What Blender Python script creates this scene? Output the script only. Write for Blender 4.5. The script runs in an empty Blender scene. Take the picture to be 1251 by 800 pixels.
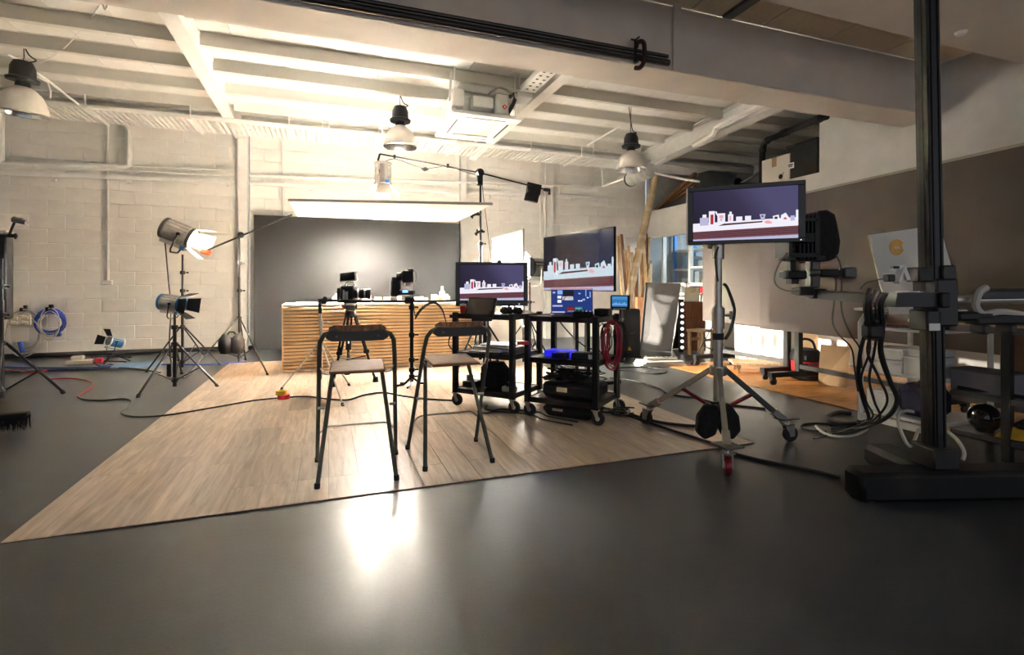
import bpy, bmesh, math, random
from mathutils import Vector, Matrix
random.seed(7)
SC = bpy.context.scene
COL = SC.collection
V = Vector
PI = math.pi

# ---------------------------------------------------------------- camera, world, exposure
CAM_H, FPX, U0, V0 = 1.2, 625.0, 625.5, 350.0
YAW = math.atan2(226.0, 625.0)
cam_data = bpy.data.cameras.new('camera')
cam = bpy.data.objects.new('camera', cam_data)
COL.objects.link(cam)
cam.location = (0, 0, CAM_H)
cam.rotation_euler = (PI / 2, 0, -YAW)
cam_data.sensor_width = 36.0
cam_data.lens = 36.0 * FPX / 1251.0
cam_data.shift_y = (V0 - 400.0) / 1251.0
cam_data.clip_start = 0.05
SC.camera = cam

world = bpy.data.worlds.new('world')
SC.world = world
world.use_nodes = True
bg = world.node_tree.nodes['Background']
bg.inputs[0].default_value = (0.9, 0.93, 1.0, 1)
bg.inputs[1].default_value = 0.045
SC.view_settings.view_transform = 'Standard'
SC.view_settings.look = 'None'
SC.view_settings.gamma = 1
SC.view_settings.exposure = 3.75


def lamp(name, kind, loc, target, energy, color, size=0.1, spot=70, blend=0.5, size_y=None):
    d = bpy.data.lights.new(name, kind)
    d.energy, d.color = energy, color
    if kind == 'SPOT':
        d.spot_size, d.spot_blend, d.shadow_soft_size = math.radians(spot), blend, size
    elif kind == 'AREA':
        d.size = size
        if size_y:
            d.shape, d.size_y = 'RECTANGLE', size_y
    else:
        d.shadow_soft_size = size
    o = bpy.data.objects.new(name, d)
    COL.objects.link(o)
    o.location = loc
    o.rotation_euler = (V(target) - V(loc)).to_track_quat('-Z', 'Y').to_euler()
    return o


# pixel of the 1251x800 photograph -> point of the place
SY, CY = math.sin(YAW), math.cos(YAW)
CAM = V((0, 0, CAM_H))


def ray(u, v):
    a, b = (u - U0) / FPX, (V0 - v) / FPX
    return V((SY + a * CY, CY - a * SY, b))


def at(u, v, d):
    return CAM + ray(u, v) * d


def fl(u, v, z=0.0):
    r = ray(u, v)
    return CAM + r * ((z - CAM_H) / r.z)


def on_y(u, v, y):
    r = ray(u, v)
    return CAM + r * (y / r.y)


def on_x(u, v, x):
    r = ray(u, v)
    return CAM + r * (x / r.x)


# ---------------------------------------------------------------- materials
MATS = {}


def mat(name, col, rough=0.5, metal=0.0, var=0.0, scale=8.0, bump=0.0, emit=None, est=0.0, stretch=None, spec=0.5, coat=0.0, trans=0.0, alpha=1.0, rvar=0.0, detail=4.0):
    if name in MATS:
        return MATS[name]
    m = bpy.data.materials.new(name)
    m.use_nodes = True
    nt = m.node_tree
    b = nt.nodes['Principled BSDF']
    b.inputs['Base Color'].default_value = (*col, 1)
    b.inputs['Roughness'].default_value = rough
    b.inputs['Metallic'].default_value = metal
    b.inputs['Specular IOR Level'].default_value = spec
    b.inputs['Coat Weight'].default_value = coat
    if trans:
        b.inputs['Transmission Weight'].default_value = trans
    if alpha < 1:
        b.inputs['Alpha'].default_value = alpha
    if emit:
        b.inputs['Emission Color'].default_value = (*emit, 1)
        b.inputs['Emission Strength'].default_value = est
    if var or bump or rvar:
        tc = nt.nodes.new('ShaderNodeTexCoord')
        mp = nt.nodes.new('ShaderNodeMapping')
        if stretch:
            mp.inputs['Scale'].default_value = stretch
        n = nt.nodes.new('ShaderNodeTexNoise')
        n.inputs['Scale'].default_value = scale
        n.inputs['Detail'].default_value = detail
        nt.links.new(tc.outputs['Object'], mp.inputs[0])
        nt.links.new(mp.outputs[0], n.inputs['Vector'])
        if var:
            r = nt.nodes.new('ShaderNodeValToRGB')
            r.color_ramp.elements[0].position, r.color_ramp.elements[1].position = 0.3, 0.7
            r.color_ramp.elements[0].color = (*[max(0, c * (1 - var)) for c in col], 1)
            r.color_ramp.elements[1].color = (*[min(1, c * (1 + var)) for c in col], 1)
            nt.links.new(n.outputs['Fac'], r.inputs[0])
            nt.links.new(r.outputs[0], b.inputs['Base Color'])
        if rvar:
            mr = nt.nodes.new('ShaderNodeMapRange')
            mr.inputs['To Min'].default_value = max(0.02, rough - rvar)
            mr.inputs['To Max'].default_value = min(1, rough + rvar)
            nt.links.new(n.outputs['Fac'], mr.inputs['Value'])
            nt.links.new(mr.outputs[0], b.inputs['Roughness'])
        if bump:
            bp = nt.nodes.new('ShaderNodeBump')
            bp.inputs['Strength'].default_value = bump
            bp.inputs['Distance'].default_value = 0.01
            nt.links.new(n.outputs['Fac'], bp.inputs['Height'])
            nt.links.new(bp.outputs[0], b.inputs['Normal'])
    MATS[name] = m
    return m


def cloth_mat(name, col, tr):
    m = bpy.data.materials.new(name)
    m.use_nodes = True
    nt = m.node_tree
    out = nt.nodes['Material Output']
    nt.nodes.remove(nt.nodes['Principled BSDF'])
    a, b, x = nt.nodes.new('ShaderNodeBsdfDiffuse'), nt.nodes.new('ShaderNodeBsdfTranslucent'), nt.nodes.new('ShaderNodeMixShader')
    a.inputs[0].default_value = b.inputs[0].default_value = (*col, 1)
    x.inputs[0].default_value = tr
    nt.links.new(a.outputs[0], x.inputs[1])
    nt.links.new(b.outputs[0], x.inputs[2])
    nt.links.new(x.outputs[0], out.inputs[0])
    return m


WHITE_PAINT = mat('white_wall_paint', (0.80, 0.78, 0.735), 0.6, var=0.05, scale=5, bump=0.08)
CEIL = mat('white_ceiling_steel', (0.78, 0.765, 0.73), 0.5, var=0.10, scale=1.6)
PURLIN = mat('purlin_paint', (0.62, 0.60, 0.55), 0.5, var=0.14, scale=1.2, stretch=(0.4, 3, 3))
BEAMP = mat('beam_paint', (0.66, 0.60, 0.54), 0.6, var=0.06, scale=3)
SOFF = mat('soffit_paint', (0.55, 0.51, 0.46), 0.7, var=0.05, scale=2)
TILE = mat('ceiling_tile_face', (0.72, 0.62, 0.47), 0.8, var=0.06, scale=20)
WHITE = mat('white_plastic', (0.82, 0.81, 0.78), 0.4)
WMETAL = mat('white_metal', (0.80, 0.79, 0.76), 0.35, var=0.04)
BLACK = mat('black_satin', (0.009, 0.009, 0.010), 0.45, var=0.2, scale=20, spec=0.3)
BLACKM = mat('black_metal', (0.010, 0.010, 0.011), 0.42, var=0.2, scale=14, spec=0.3)
RUBBER = mat('black_rubber', (0.018, 0.018, 0.018), 0.7, var=0.25, scale=30)
CABLE = mat('cable_black', (0.015, 0.015, 0.016), 0.5, var=0.2)
FABRIC = mat('black_fabric', (0.012, 0.011, 0.012), 0.9, var=0.3, scale=40, bump=0.3)
STEEL = mat('bright_steel', (0.62, 0.60, 0.57), 0.28, metal=1.0, var=0.1, scale=12)
STEELB = mat('brushed_steel', (0.55, 0.52, 0.48), 0.36, metal=0.9, var=0.12, scale=12, stretch=(1, 1, 0.2))
GREYM = mat('dark_grey_metal', (0.10, 0.10, 0.10), 0.4, metal=0.4, var=0.15)
OLIVE = mat('grey_green_tube', (0.13, 0.13, 0.105), 0.38, metal=0.25, var=0.15, scale=18)
RED = mat('red_plastic', (0.50, 0.015, 0.02), 0.35, var=0.1)
REDL = mat('red_lacquer', (0.22, 0.008, 0.02), 0.3, metal=0.3, var=0.1)
BLUE = mat('blue_enamel', (0.03, 0.16, 0.42), 0.35, var=0.1)
BLUEC = mat('blue_cable_sheath', (0.02, 0.07, 0.42), 0.4, var=0.1)
GREYC = mat('grey_cable_sheath', (0.50, 0.47, 0.42), 0.5, var=0.1)
YELLOW = mat('yellow_plastic', (0.75, 0.48, 0.02), 0.4, var=0.08)
SEATW = mat('worn_plywood', (0.27, 0.135, 0.065), 0.6, var=0.45, scale=9, stretch=(3, 30, 3), bump=0.05)
PINE = mat('pine_timber', (0.62, 0.36, 0.15), 0.55, var=0.3, scale=4, stretch=(12, 12, 1))
PINE2 = mat('pale_timber', (0.66, 0.46, 0.26), 0.55, var=0.25, scale=4, stretch=(12, 12, 1))
BROWNW = mat('brown_timber', (0.28, 0.13, 0.06), 0.5, var=0.35, scale=4, stretch=(12, 12, 1))
SLAT = mat('slat_timber', (0.80, 0.53, 0.29), 0.5, var=0.18, scale=3, stretch=(1, 10, 10))
CARD = mat('cardboard', (0.52, 0.34, 0.18), 0.8, var=0.12, scale=5)
CARDT = mat('cardboard_tube_wrap', (0.46, 0.34, 0.20), 0.75, var=0.15, scale=5)
BROWN = mat('brown_varnish', (0.20, 0.07, 0.025), 0.35, var=0.35, scale=3, stretch=(8, 8, 1))
GREYB = mat('grey_board', (0.18, 0.175, 0.175), 0.6, var=0.05)
FLATP = mat('taupe_paint', (0.105, 0.086, 0.073), 0.75, var=0.05, scale=3)
BACKD = mat('charcoal_backdrop_paint', (0.018, 0.0172, 0.0165), 0.42, var=0.12, scale=60, bump=0.05)
ALU = mat('aluminium', (0.75, 0.73, 0.70), 0.22, metal=1.0)
GLASSD = mat('dark_glass', (0.01, 0.01, 0.012), 0.06)
LENS = mat('camera_lens_glass', (0.01, 0.012, 0.02), 0.03, coat=1)
MORTAR = WHITE_PAINT


# ---------------------------------------------------------------- mesh builder
def frame_of(d):
    d = d.normalized()
    r = V((0, 0, 1)) if abs(d.z) < 0.95 else V((1, 0, 0))
    a = d.cross(r).normalized()
    return a, d.cross(a).normalized()


class MB:
    def __init__(self):
        self.v, self.f, self.m, self.mi, self.M = [], [], [], 0, None

    def add(self, vs, fs):
        o = len(self.v)
        if self.M is not None:
            vs = [self.M @ V(p) for p in vs]
        self.v += [tuple(p) for p in vs]
        self.f += [tuple(i + o for i in f) for f in fs]
        self.m += [self.mi] * len(fs)
        return self

    def box(self, c, s, rot=None, bev=0.0):
        hx, hy, hz = s[0] / 2, s[1] / 2, s[2] / 2
        if bev <= 0:
            vs = [V((x, y, z)) for x in (-hx, hx) for y in (-hy, hy) for z in (-hz, hz)]
            fs = [(0, 1, 3, 2), (4, 6, 7, 5), (0, 4, 5, 1), (2, 3, 7, 6), (0, 2, 6, 4), (1, 5, 7, 3)]
        else:
            e = min(bev, hx * .9, hy * .9, hz * .9)
            vs, idx = [], {}
            for x in (-1, 1):
                for y in (-1, 1):
                    for z in (-1, 1):
                        for k in range(3):
                            q = [x * hx, y * hy, z * hz]
                            for j in range(3):
                                if j != k:
                                    q[j] -= (x, y, z)[j] * e
                            idx[(x, y, z, k)] = len(vs)
                            vs.append(V(q))
            fs = []
            for k in range(3):
                a, b = (k + 1) % 3, (k + 2) % 3
                for s_ in (-1, 1):
                    def key(p, q):
                        t = [0, 0, 0]
                        t[k], t[a], t[b] = s_, p, q
                        return idx[(*t, k)]
                    q4 = [key(-1, -1), key(1, -1), key(1, 1), key(-1, 1)]
                    fs.append(q4 if s_ > 0 else q4[::-1])
                    for p_ in (-1, 1):
                        t1, t2 = [0, 0, 0], [0, 0, 0]
                        t1[k] = t2[k] = s_
                        t1[a] = t2[a] = p_
                        t1[b], t2[b] = -1, 1
                        q = [idx[(*t1, k)], idx[(*t2, k)], idx[(*t2, a)], idx[(*t1, a)]]
                        fs.append(q if s_ * p_ < 0 else q[::-1])
            for x in (-1, 1):
                for y in (-1, 1):
                    for z in (-1, 1):
                        q = [idx[(x, y, z, 0)], idx[(x, y, z, 1)], idx[(x, y, z, 2)]]
                        fs.append(q if x * y * z > 0 else q[::-1])
        R = rot if rot is not None else Matrix.Identity(3)
        c = V(c)
        return self.add([R @ p + c for p in vs], fs)

    def bar(self, p0, p1, w, h, up=None):
        p0, p1 = V(p0), V(p1)
        d = p1 - p0
        z = d.normalized()
        r = V(up) if up else (V((0, 0, 1)) if abs(z.z) < 0.95 else V((0, 1, 0)))
        x = r.cross(z).normalized()
        y = z.cross(x)
        R = Matrix((x, y, z)).transposed()
        return self.box((p0 + p1) / 2, (w, h, d.length), R)

    def tube(self, pts, r, n=8, caps=True):
        pts = [V(p) for p in pts]
        rs = r if isinstance(r, (list, tuple)) else [r] * len(pts)
        vs, fs = [], []
        a = None
        for i, p in enumerate(pts):
            d = (pts[min(i + 1, len(pts) - 1)] - pts[max(i - 1, 0)])
            if d.length < 1e-9:
                d = V((0, 0, 1))
            d.normalize()
            if a is None:
                a, b = frame_of(d)
            else:
                a = (a - d * a.dot(d))
                if a.length < 1e-6:
                    a, b = frame_of(d)
                a.normalize()
                b = d.cross(a)
            for k in range(n):
                t = 2 * PI * k / n
                vs.append(p + (a * math.cos(t) + b * math.sin(t)) * rs[i])
            if i:
                o = (i - 1) * n
                for k in range(n):
                    k2 = (k + 1) % n
                    fs.append((o + k, o + k2, o + n + k2, o + n + k))
        if caps:
            fs.append(tuple(range(n))[::-1])
            fs.append(tuple((len(pts) - 1) * n + k for k in range(n)))
        return self.add(vs, fs)

    def lathe(self, prof, c=(0, 0, 0), axis=(0, 0, 1), n=20, caps=True):
        ax = V(axis).normalized()
        a, b = frame_of(ax)
        c = V(c)
        vs, fs = [], []
        for r, h in prof:
            for k in range(n):
                t = 2 * PI * k / n
                vs.append(c + ax * h + (a * math.cos(t) + b * math.sin(t)) * max(r, 1e-4))
        for i in range(len(prof) - 1):
            for k in range(n):
                k2 = (k + 1) % n
                fs.append((i * n + k, i * n + k2, (i + 1) * n + k2, (i + 1) * n + k))
        if caps and prof[0][0] > 0.0005:
            fs.append(tuple(range(n))[::-1])
        if caps and prof[-1][0] > 0.0005:
            fs.append(tuple((len(prof) - 1) * n + k for k in range(n)))
        return self.add(vs, fs)

    def pbox(self, u0, v0, u1, v1, d, th, bev=0.0, roll=0.0):
        """upright box square to the lens axis: its front face spans these pixels at depth d"""
        s_ = (d - th / 2) / FPX
        c = at((u0 + u1) / 2, (v0 + v1) / 2, d - th / 2) + V((SY, CY, 0)) * th / 2
        R = Matrix.Rotation(-YAW, 3, 'Z') @ Matrix.Rotation(roll, 3, 'Y')
        return self.box(c, (abs(u1 - u0) * s_, th, abs(v1 - v0) * s_), R, bev)

    def prism(self, poly, depth):
        """poly: 3D points of one face; depth: extrusion vector"""
        poly = [V(p) for p in poly]
        n = len(poly)
        dv = V(depth)
        vs = poly + [p + dv for p in poly]
        fs = [tuple(range(n))[::-1], tuple(range(n, 2 * n))]
        for k in range(n):
            k2 = (k + 1) % n
            fs.append((k, k2, n + k2, n + k))
        return self.add(vs, fs)

    def ball(self, c, r, n=10, sc=(1, 1, 1)):
        vs, fs = [], []
        m = max(4, n // 2 + 1)
        for i in range(m + 1):
            ph = PI * i / m
            for k in range(n):
                t = 2 * PI * k / n
                vs.append(V(c) + V((math.sin(ph) * math.cos(t) * sc[0], math.sin(ph) * math.sin(t) * sc[1], math.cos(ph) * sc[2])) * r)
        for i in range(m):
            for k in range(n):
                k2 = (k + 1) % n
                fs.append((i * n + k, (i + 1) * n + k, (i + 1) * n + k2, i * n + k2))
        return self.add(vs, fs)

    def mesh(self, name, mats, M=None):
        me = bpy.data.meshes.new(name)
        vs = self.v if M is None else [tuple(M @ V(p)) for p in self.v]
        me.from_pydata(vs, [], self.f)
        mats = mats if isinstance(mats, (list, tuple)) else [mats]
        for m in mats:
            me.materials.append(m)
        if len(mats) > 1:
            me.polygons.foreach_set('material_index', self.m)
        bm = bmesh.new()
        bm.from_mesh(me)
        bmesh.ops.recalc_face_normals(bm, faces=bm.faces)
        bm.to_mesh(me)
        bm.free()
        me.polygons.foreach_set('use_smooth', [True] * len(me.polygons))
        me.set_sharp_from_angle(angle=math.radians(38))
        me.update()
        return me


def link(name, me, parent=None, label=None):
    o = bpy.data.objects.new(name, me)
    COL.objects.link(o)
    if parent is not None:
        o.parent = parent
    if label:
        o['label'] = label
    return o


def tag(o, label, cat, group=None):
    o['label'], o['category'] = label, cat
    if group:
        o['group'] = group
    return o


class T:
    """a top-level thing: an Empty at its base that parents its parts (world=True: parts are written in world coordinates)"""
    def __init__(s, name, label, cat, loc=(0, 0, 0), rz=0.0, group=None, world=True, rot=None):
        s.o = bpy.data.objects.new(name, None)
        s.o.empty_display_size = 0.1
        COL.objects.link(s.o)
        s.o.location = loc
        s.o.rotation_euler = rot if rot else (0, 0, rz)
        tag(s.o, label, cat, group)
        M = Matrix.Translation(V(loc)) @ s.o.rotation_euler.to_matrix().to_4x4()
        s.M = M.inverted() if world else None

    def part(s, name, mats, mb, parent=None, label=None):
        return link(name, mb.mesh(name, mats, s.M), parent or s.o, label)

    def kids(s, name, me, spots, parent=None):
        """copies of one part sharing mesh data"""
        for L in spots:
            o = link(name, me, parent or s.o)
            o.location = L


def single(name, label, cat, mats, mb, loc=(0, 0, 0), rz=0, group=None, world=True):
    M = (Matrix.Translation(V(loc)) @ Matrix.Rotation(rz, 4, 'Z')).inverted() if world else None
    o = link(name, mb.mesh(name, mats, M))
    o.location, o.rotation_euler = loc, (0, 0, rz)
    return tag(o, label, cat, group)


def dup(root, loc, rz, label=None):
    r = root.copy()
    COL.objects.link(r)
    r.location, r.rotation_euler = loc, (0, 0, rz)
    if label:
        r['label'] = label
    for ch in list(root.children):
        c = ch.copy()
        COL.objects.link(c)
        c.parent = r
        for g in ch.children:
            d = g.copy()
            COL.objects.link(d)
            d.parent = c
    return r


def struct(name, mats, mb):
    o = link(name, mb.mesh(name, mats))
    o['kind'] = 'structure'
    return o


def bez(pts, k=6):
    """smooth path through points (Catmull-Rom)"""
    pts = [V(p) for p in pts]
    q = [pts[0]] + pts + [pts[-1]]
    out = []
    for i in range(1, len(q) - 2):
        p0, p1, p2, p3 = q[i - 1], q[i], q[i + 1], q[i + 2]
        for j in range(k):
            t = j / k
            out.append(0.5 * (2 * p1 + (p2 - p0) * t + (2 * p0 - 5 * p1 + 4 * p2 - p3) * t * t + (3 * p1 - p0 - 3 * p2 + p3) * t ** 3))
    out.append(pts[-1])
    return out


def sag(p0, p1, drop, k=8):
    p0, p1 = V(p0), V(p1)
    return [p0.lerp(p1, t / k) + V((0, 0, -4 * drop * (t / k) * (1 - t / k))) for t in range(k + 1)]


def cable(name, label, pts, r=0.006, m=None, smooth=True, group=None, cat='cable'):
    p = bez(pts) if smooth else pts
    return single(name, label, cat, m or CABLE, MB().tube(p, r, 6), loc=tuple(V(pts[0])), group=group)


# ---------------------------------------------------------------- room shell
XL, XR, YB, YF = -6.5, 7.5, 10.9, -3.0
ZD = 4.28


def floor_mat():
    m = bpy.data.materials.new('grey_epoxy_floor')
    m.use_nodes = True
    nt = m.node_tree
    b = nt.nodes['Principled BSDF']
    tc = nt.nodes.new('ShaderNodeTexCoord')

    def noise(scale, st, detail=5):
        mp = nt.nodes.new('ShaderNodeMapping')
        mp.inputs['Scale'].default_value = st
        n = nt.nodes.new('ShaderNodeTexNoise')
        n.inputs['Scale'].default_value, n.inputs['Detail'].default_value = scale, detail
        nt.links.new(tc.outputs['Object'], mp.inputs[0])
        nt.links.new(mp.outputs[0], n.inputs['Vector'])
        return n
    n1 = noise(0.9, (1, 1, 1))
    n2 = noise(120, (1, 1, 1), 3)
    mix = nt.nodes.new('ShaderNodeMath')
    mix.operation = 'ADD'
    mu = nt.nodes.new('ShaderNodeMath')
    mu.operation = 'MULTIPLY'
    mu.inputs[1].default_value = 0.6
    nt.links.new(n2.outputs['Fac'], mu.inputs[0])
    nt.links.new(n1.outputs['Fac'], mix.inputs[0])
    nt.links.new(mu.outputs[0], mix.inputs[1])
    r = nt.nodes.new('ShaderNodeValToRGB')
    r.color_ramp.elements[0].position, r.color_ramp.elements[1].position = 0.45, 1.0
    r.color_ramp.elements[0].color = (0.026, 0.028, 0.030, 1)
    r.color_ramp.elements[1].color = (0.052, 0.056, 0.059, 1)
    nt.links.new(mix.outputs[0], r.inputs[0])
    nt.links.new(r.outputs[0], b.inputs['Base Color'])
    mr = nt.nodes.new('ShaderNodeMapRange')
    mr.inputs['To Min'].default_value, mr.inputs['To Max'].default_value = 0.24, 0.38
    nt.links.new(n1.outputs['Fac'], mr.inputs['Value'])
    nt.links.new(mr.outputs[0], b.inputs['Roughness'])
    n3 = noise(45, (1, 1, 1), 3)
    bp = nt.nodes.new('ShaderNodeBump')
    bp.inputs['Strength'].default_value, bp.inputs['Distance'].default_value = 0.12, 0.004
    nt.links.new(n3.outputs['Fac'], bp.inputs['Height'])
    nt.links.new(bp.outputs[0], b.inputs['Normal'])
    b.inputs['Specular IOR Level'].default_value = 0.3
    return m


struct('floor', floor_mat(), MB().box(((XL + 10.6) / 2, 4.2, -0.05), (10.6 - XL, 14.6, 0.1)))

# painted block walls: recessed mortar plane, each block a part
BW, BH = 0.503, 0.239
blk = MB().box((0, 0, 0), (BW - 0.008, 0.03, BH - 0.008), bev=0.004).mesh('block', WHITE_PAINT)
half = MB().box((0, 0, 0), (BW / 2 - 0.008, 0.03, BH - 0.008), bev=0.004).mesh('block', WHITE_PAINT)


def block_wall(name, x0, x1, z1, single_if):
    w = struct(name, WHITE_PAINT, MB().box(((x0 + x1) / 2, YB + 0.09, z1 / 2), (x1 - x0, 0.14, z1)))
    rest = MB()
    nrow = int(z1 / BH)
    for r in range(nrow):
        z = 0.03 + (r + 0.5) * BH
        x = x0 + (BW / 2 if r % 2 else 0)
        if r % 2 and single_if(x0, z):
            o = link('block', half, w)
            o.location = (x0 + BW / 4, YB + 0.028, z)
        while x + BW <= x1 + 0.02:
            if single_if(x + BW / 2, z):
                o = link('block', blk, w)
                o.location = (x + BW / 2, YB + 0.028 + random.uniform(-0.001, 0.001), z)
            else:
                rest.box((x + BW / 2, YB + 0.028, z), (BW - 0.008, 0.03, BH - 0.008))
            x += BW
    if rest.f:
        o = link('blockwork', rest.mesh('blockwork', WHITE_PAINT), w)
        o['kind'] = 'stuff'
    return w


XC = -1.42  # column where the left bay of the wall ends
block_wall('wall_back', XL, XC, 4.4, lambda x, z: x > -5.6)
block_wall('wall_rear', XC + 0.03, XR, 4.4, lambda x, z: (z > 2.5 or x > 2.7) and z > 1.2)
w = struct('wall_left', WHITE_PAINT, MB().box((XL - 0.06, 4, 2.2), (0.12, 14.1, 4.4)))
b = MB().tube([(XL + 0.02, YB - 0.02, 0.03), (-3, YB - 0.03, 0.035), (XC, YB - 0.02, 0.03), (2.5, YB - 0.02, 0.03)], 0.045, 8)
struct('baseboard_back', RUBBER, b)
# steel wall posts
for k, (u, wd, dp) in enumerate(((297, 0.17, 0.12), (566, 0.16, 0.10), (671, 0.20, 0.10))):
    p = on_y(u, 300, YB - 0.06)
    b = MB()
    b.box((p.x - wd / 2 + 0.006, YB - dp / 2, 2.2), (0.014, dp, 4.4))
    b.box((p.x + wd / 2 - 0.006, YB - dp / 2, 2.2), (0.014, dp, 4.4))
    b.box((p.x, YB - dp + 0.006, 2.2), (wd, 0.012, 4.4))
    struct('trim_%d' % (k + 1), WMETAL, b)

# right wall with office front: blank wall, header, glazed opening, sill wall
b = MB()
b.box((XR + 0.06, (YF + 6.1) / 2, 2.2), (0.12, 6.1 - YF, 4.4))
b.box((XR + 0.06, 8.5, 2.735), (0.12, 4.8, 0.63))
b.box((XR + 0.06, 8.5, 0.62), (0.12, 4.8, 1.24))
b.box((XR + 0.06, 6.6, 1.83), (0.12, 1.0, 1.18))
wr = struct('wall_right', mat('right_wall_paint', (0.74, 0.74, 0.71), 0.6, var=0.05, scale=4), b)
b = MB()
for zz in (1.26, 2.40):
    b.box((XR + 0.03, 9.0, zz), (0.09, 3.8, 0.05))
for yy in (7.15, 8.15, 9.25, 10.2, 10.85):
    b.box((XR + 0.03, yy, 1.83), (0.09, 0.06, 1.2))
b.box((XR + 0.03, 8.7, 1.62), (0.05, 1.1, 0.04))
win = struct('window_1', WMETAL, b)
glass = bpy.data.materials.new('window_glass')
glass.use_nodes = True
gn = glass.node_tree
gn.nodes.remove(gn.nodes['Principled BSDF'])
g1, g2, g3 = gn.nodes.new('ShaderNodeBsdfTransparent'), gn.nodes.new('ShaderNodeBsdfGlossy'), gn.nodes.new('ShaderNodeMixShader')
g1.inputs[0].default_value = (0.86, 0.92, 0.94, 1)
g2.inputs['Roughness'].default_value = 0.02
g3.inputs[0].default_value = 0.08
gn.links.new(g1.outputs[0], g3.inputs[1])
gn.links.new(g2.outputs[0], g3.inputs[2])
gn.links.new(g3.outputs[0], gn.nodes['Material Output'].inputs[0])
for y0, y1 in ((7.18, 8.12), (8.18, 9.22), (9.28, 10.17), (10.23, 10.82)):
    link('pane', MB().box((XR + 0.03, (y0 + y1) / 2, 1.83), (0.008, y1 - y0, 1.1)).mesh('pane', glass), win)
# storage room behind the glass and the loft above it
ROOMG = mat('store_room_paint', (0.30, 0.30, 0.30), 0.7, var=0.1)
struct('wall_store_right', ROOMG, MB().box((10.5, 8.0, 2.2), (0.12, 6.2, 4.4)))
struct('wall_store_back', ROOMG, MB().box((9.03, 11.0, 2.2), (2.8, 0.12, 4.4)))
struct('wall_store_front', ROOMG, MB().box((9.03, 5.0, 2.2), (2.8, 0.12, 4.4)))
b = MB().box((9.0, 8.0, 2.87), (2.9, 6.0, 0.12))
struct('ceiling_store', ROOMG, b)

# ceiling: roof deck, sheets, purlins, main beams
ce = struct('ceiling', CEIL, MB().box((2.0, 7.9, ZD + 0.10), (17.2, 6.9, 0.1)))
PY = [5.55, 6.35, 7.10, 7.87, 8.72, 9.55, 10.35]
sheet = {}
for i in range(len(PY)):
    y0 = PY[i] + 0.035
    y1 = (PY[i + 1] if i + 1 < len(PY) else YB + 0.05) - 0.035
    me = MB().box((0, 0, 0), (0.596, y1 - y0, 0.02), bev=0.004).mesh('roof_sheet', CEIL)
    for k in range(24):
        x = XL + 0.3 + 0.6 * k
        o = link('roof_sheet', me, ce)
        o.location = (x, (y0 + y1) / 2, ZD + 0.012 + random.uniform(-.002, .002))
for y in PY:
    for x0, x1 in ((XL, -1.62), (-1.45, 2.9), (3.08, 6.45), (6.75, 10.4)):
        b = MB()
        b.box(((x0 + x1) / 2, y, ZD - 0.075), (x1 - x0, 0.012, 0.17))
        b.box(((x0 + x1) / 2, y + 0.035, ZD - 0.155), (x1 - x0, 0.07, 0.012))
        b.box(((x0 + x1) / 2, y - 0.0, ZD + 0.005), (x1 - x0, 0.07, 0.012))
        link('purlin', b.mesh('purlin', PURLIN), ce)


def ibeam(x, z, h, wf, y0, y1, dx=0.0, dz=0.0):
    b = MB()
    for hh, w_, t in ((0, wf, 0.02), (h, wf, 0.02), (h / 2, 0.012, h)):
        b.bar((x, y0, z + hh), (x + dx, y1, z + hh + dz), w_ if t < h else 0.014, t if t < h else h)
    return b


link('roof_beam', ibeam(-1.53, 4.0, 0.26, 0.18, 4.8, YB).mesh('roof_beam', WMETAL), ce)
link('roof_beam', ibeam(2.99, 4.0, 0.26, 0.17, 4.8, YB).mesh('roof_beam', WMETAL), ce)
link('roof_beam', ibeam(6.35, 3.92, 0.34, 0.26, 4.8, YB, 0.5, -0.05).mesh('roof_beam', WMETAL), ce)
# deep beam across the room, its stiffener and the lower soffit this side of it
b = MB().box(((XL + XR) / 2, 4.59, 3.73), (XR - XL, 0.48, 0.66), bev=0.012)
bb = link('cross_beam', b.mesh('cross_beam', BEAMP), ce)
p = on_y(826, 40, 4.34)
link('stiffener', MB().box((p.x, 4.325, 3.73), (0.09, 0.03, 0.68), bev=0.006).mesh('stiffener', BEAMP), bb)
pe = on_y(818, 78, 4.3).x
ps = XL
link('rail', MB().tube([(ps, 4.315, 3.455), (pe, 4.315, 3.455)], 0.032, 10).mesh('rail', mat('rail_steel', (0.06, 0.055, 0.05), 0.4, metal=0.8)), bb)
link('rail', MB().tube([(ps, 4.325, 3.525), (pe, 4.325, 3.525)], 0.018, 8).mesh('rail', MATS['rail_steel']), bb)
so = MB().box(((XL + XR) / 2, 0.3, 3.92), (XR - XL, 6.5, 0.34), bev=0.02)
sf = link('soffit', so.mesh('soffit', SOFF), ce)
link('smoke_detector', MB().lathe([(0.0, -0.03), (0.04, -0.03), (0.055, 0.0)], fl(1174, 39, 3.75), (0, 0, 1), 14).mesh('smoke_detector', WHITE), ce)
tl = MB().box((0, 0, 0), (0.94, 0.80, 0.02), bev=0.004).mesh('ceiling_tile', TILE)
for k in range(15):
    o = link('ceiling_tile', tl, ce)
    o.location = (7.36 - 0.48 - 0.955 * k, 3.95, 4.075)
link('leak_slab', MB().box((0.5, 3.95, 4.12), (14.0, 0.84, 0.06)).mesh('leak_slab', WMETAL), ce)  # solid slab added above the tiles to keep light from leaking through gaps
p = fl(903, 14, 4.02)
link('strip_fitting', MB().box((p.x, 3.95, 4.045), (0.12, 0.74, 0.045), bev=0.01).mesh('strip_fitting', GREYM), ce)

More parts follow.
